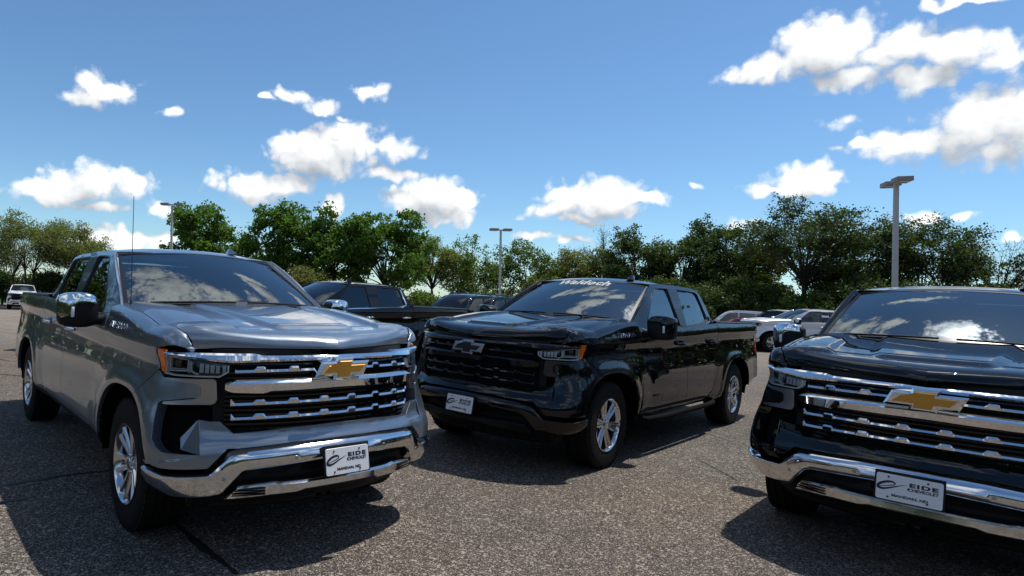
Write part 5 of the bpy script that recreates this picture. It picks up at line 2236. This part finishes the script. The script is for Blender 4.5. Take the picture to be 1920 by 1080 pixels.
for i, (nm, kind, x, y, H, Rc, label) in enumerate([
    ('leafing_tree', 'sparse', -31.5, 55.0, 8.15, 3.6, 'pale thinly leafed tree above the small white pickup at far left'),
    ('leafing_tree', 'sparse', -28.6, 57.0, 7.85, 2.9, 'yellowish thinly leafed tree just left of the cab of the grey truck'),
    ('bare_tree', 'bare', -37.0, 60.0, 7.5, 3.0, 'bare grey tree cut off by the left edge'),
    ('cottonwood_tree', 'broad', -14.0, 48.0, 9.1, 2.7, 'bright green cottonwood right beside the left lamp post'),
    ('cottonwood_tree', 'broad', -8.9, 50.0, 9.6, 2.8, 'bright green cottonwood behind the roof of the grey truck, second from the left lamp post'),
    ('cottonwood_tree', 'broad', -4.3, 49.0, 8.9, 2.5, 'bright green cottonwood above the windshield corner of the grey truck, third of four'),
    ('cottonwood_tree', 'broad', -.2, 47.0, 9.3, 2.7, 'bright green cottonwood reaching over the second row pickup, rightmost of four'),
    ('leafing_tree', 'sparse', 4.0, 56.0, 7.8, 2.0, 'slim half bare tree right of the cottonwoods'),
    ('elm_tree', 'mid', 7.9, 58.0, 7.9, 2.8, 'green elm just left of the middle lamp post'),
    ('elm_tree', 'mid', 12.6, 60.0, 7.7, 2.9, 'green elm just right of the middle lamp post'),
    ('elm_tree', 'olive', 17.2, 62.0, 7.3, 3.0, 'olive elm above the windshield of the lettered truck'),
    ('elm_tree', 'olive', 20.4, 60.0, 7.4, 2.8, 'yellow green elm in front of the pale bare tree'),
    ('bare_tree', 'bare', 22.4, 65.0, 10.1, 2.8, 'pale bare tree rising behind the yellow green elm'),
    ('elm_tree', 'dark', 21.9, 55.0, 9.2, 2.6, 'dark elm above the rear half of the roof of the lettered truck'),
    ('elm_tree', 'dark', 25.4, 54.0, 9.8, 3.1, 'tall dark elm right of the roof of the lettered truck'),
    ('elm_tree', 'dark', 28.9, 52.0, 9.5, 2.8, 'dark elm behind the white pickup in the back row'),
    ('elm_tree', 'olive', 30.5, 51.0, 7.4, 2.5, 'lower olive elm between two tall dark crowns right of center'),
    ('elm_tree', 'sparsedark', 30.6, 46.0, 10.4, 3.9, 'tallest dark tree with an open airy crown left of the nearest lamp post'),
    ('elm_tree', 'dark', 34.4, 46.0, 9.2, 2.8, 'dark elm directly left of the nearest lamp post'),
    ('elm_tree', 'sparsedark', 38.2, 44.0, 9.0, 3.1, 'open dark tree directly right of the nearest lamp post'),
    ('bare_tree', 'bare', 41.0, 42.0, 7.5, 3.1, 'bare dark tree at the right edge'),
    ('elm_tree', 'dark', 46.5, 42.0, 7.9, 2.9, 'dark elm at the right edge behind the bare tree'),
]):
    tree(nm, kind, x, y, H, Rc, 100 + i, label)

for i, (x, y, H, Rc, kind, label) in enumerate([
    (-36.0, 57.5, 3.3, 2.2, 'dark', 'dark bush at the left edge'),
    (-31.0, 58.0, 3.2, 2.0, 'dark', 'dark bush right behind the small white pickup'),
    (-26.8, 57.0, 3.1, 2.2, 'dark', 'dark bush between the white pickup and the grey truck'),
    (-5.6, 44.0, 4.2, 1.5, 'olive', 'olive bush below the cottonwoods'),
    (-1.4, 46.0, 2.2, 1.4, 'mid', 'green bush behind the cab of the second row pickup'),
    (3.1, 51.0, 2.2, 1.3, 'mid', 'green bush at the foot of the half bare tree'),
    (9.0, 53.0, 2.6, 1.7, 'mid', 'green bush left of the foot of the middle lamp post'),
    (13.9, 53.0, 4.0, 2.3, 'olive', 'olive bush above the windshield of the lettered truck'),
    (17.6, 50.0, 3.8, 2.3, 'olive', 'olive bush behind the middle of the lettered roof'),
    (21.4, 49.0, 3.9, 2.5, 'dark', 'dark bush behind the rear of the lettered roof'),
    (24.3, 47.0, 3.8, 2.1, 'dark', 'dark bush right of the lettered roof'),
    (26.6, 46.0, 4.1, 2.0, 'dark', 'dark bush behind the row of wagons'),
    (28.2, 44.0, 2.9, 1.6, 'mid', 'bright green bush above the white pickup'),
    (30.0, 43.0, 3.1, 1.7, 'dark', 'dark bush above the silver pickup'),
    (32.4, 43.0, 4.3, 2.2, 'dark', 'dark bush left of the foot of the nearest lamp post'),
    (35.0, 41.0, 4.0, 2.1, 'dark', 'dark bush right of the foot of the nearest lamp post'),
    (38.2, 40.0, 3.8, 2.1, 'dark', 'dark bush below the open tree at right'),
    (41.0, 39.0, 3.3, 2.0, 'olive', 'olive bush at the right edge'),
]):
    tree('bush', kind, x, y, H, Rc, 300 + i, label, 'bush', 'bushes under the trees', shrub=True, rx=1.3)


# added wood, out of frame, to darken what the paint and glass reflect
def reflection_wood():
    rg = np.random.default_rng(7)
    pts = []
    for a in np.linspace(R(50), R(320), 270):
        r = np.interp(a, [R(54), R(66)], [60, 44]) + rg.normal(0, 3)
        h = rg.uniform(6.0, 8.5) if a < R(110) else rg.uniform(8.0, 11.5)
        c = np.array([math.sin(a) * r, math.cos(a) * r, h * .5])
        q = rg.normal(size=(800, 3)) * np.array([1.5, 1.5, h * .24]) + c
        pts.append(q[q[:, 2] > .1])
    P = np.concatenate(pts)
    P[:, 2] += ground_z(P[:, 0], P[:, 1])
    o = bpy.data.objects.new('reflection_wood', leaf_mesh(P, .46, 9))
    COL.objects.link(o)
    o.data.materials.append(MAT['leaf_dark'])
    o['kind'] = 'stuff'


reflection_wood()
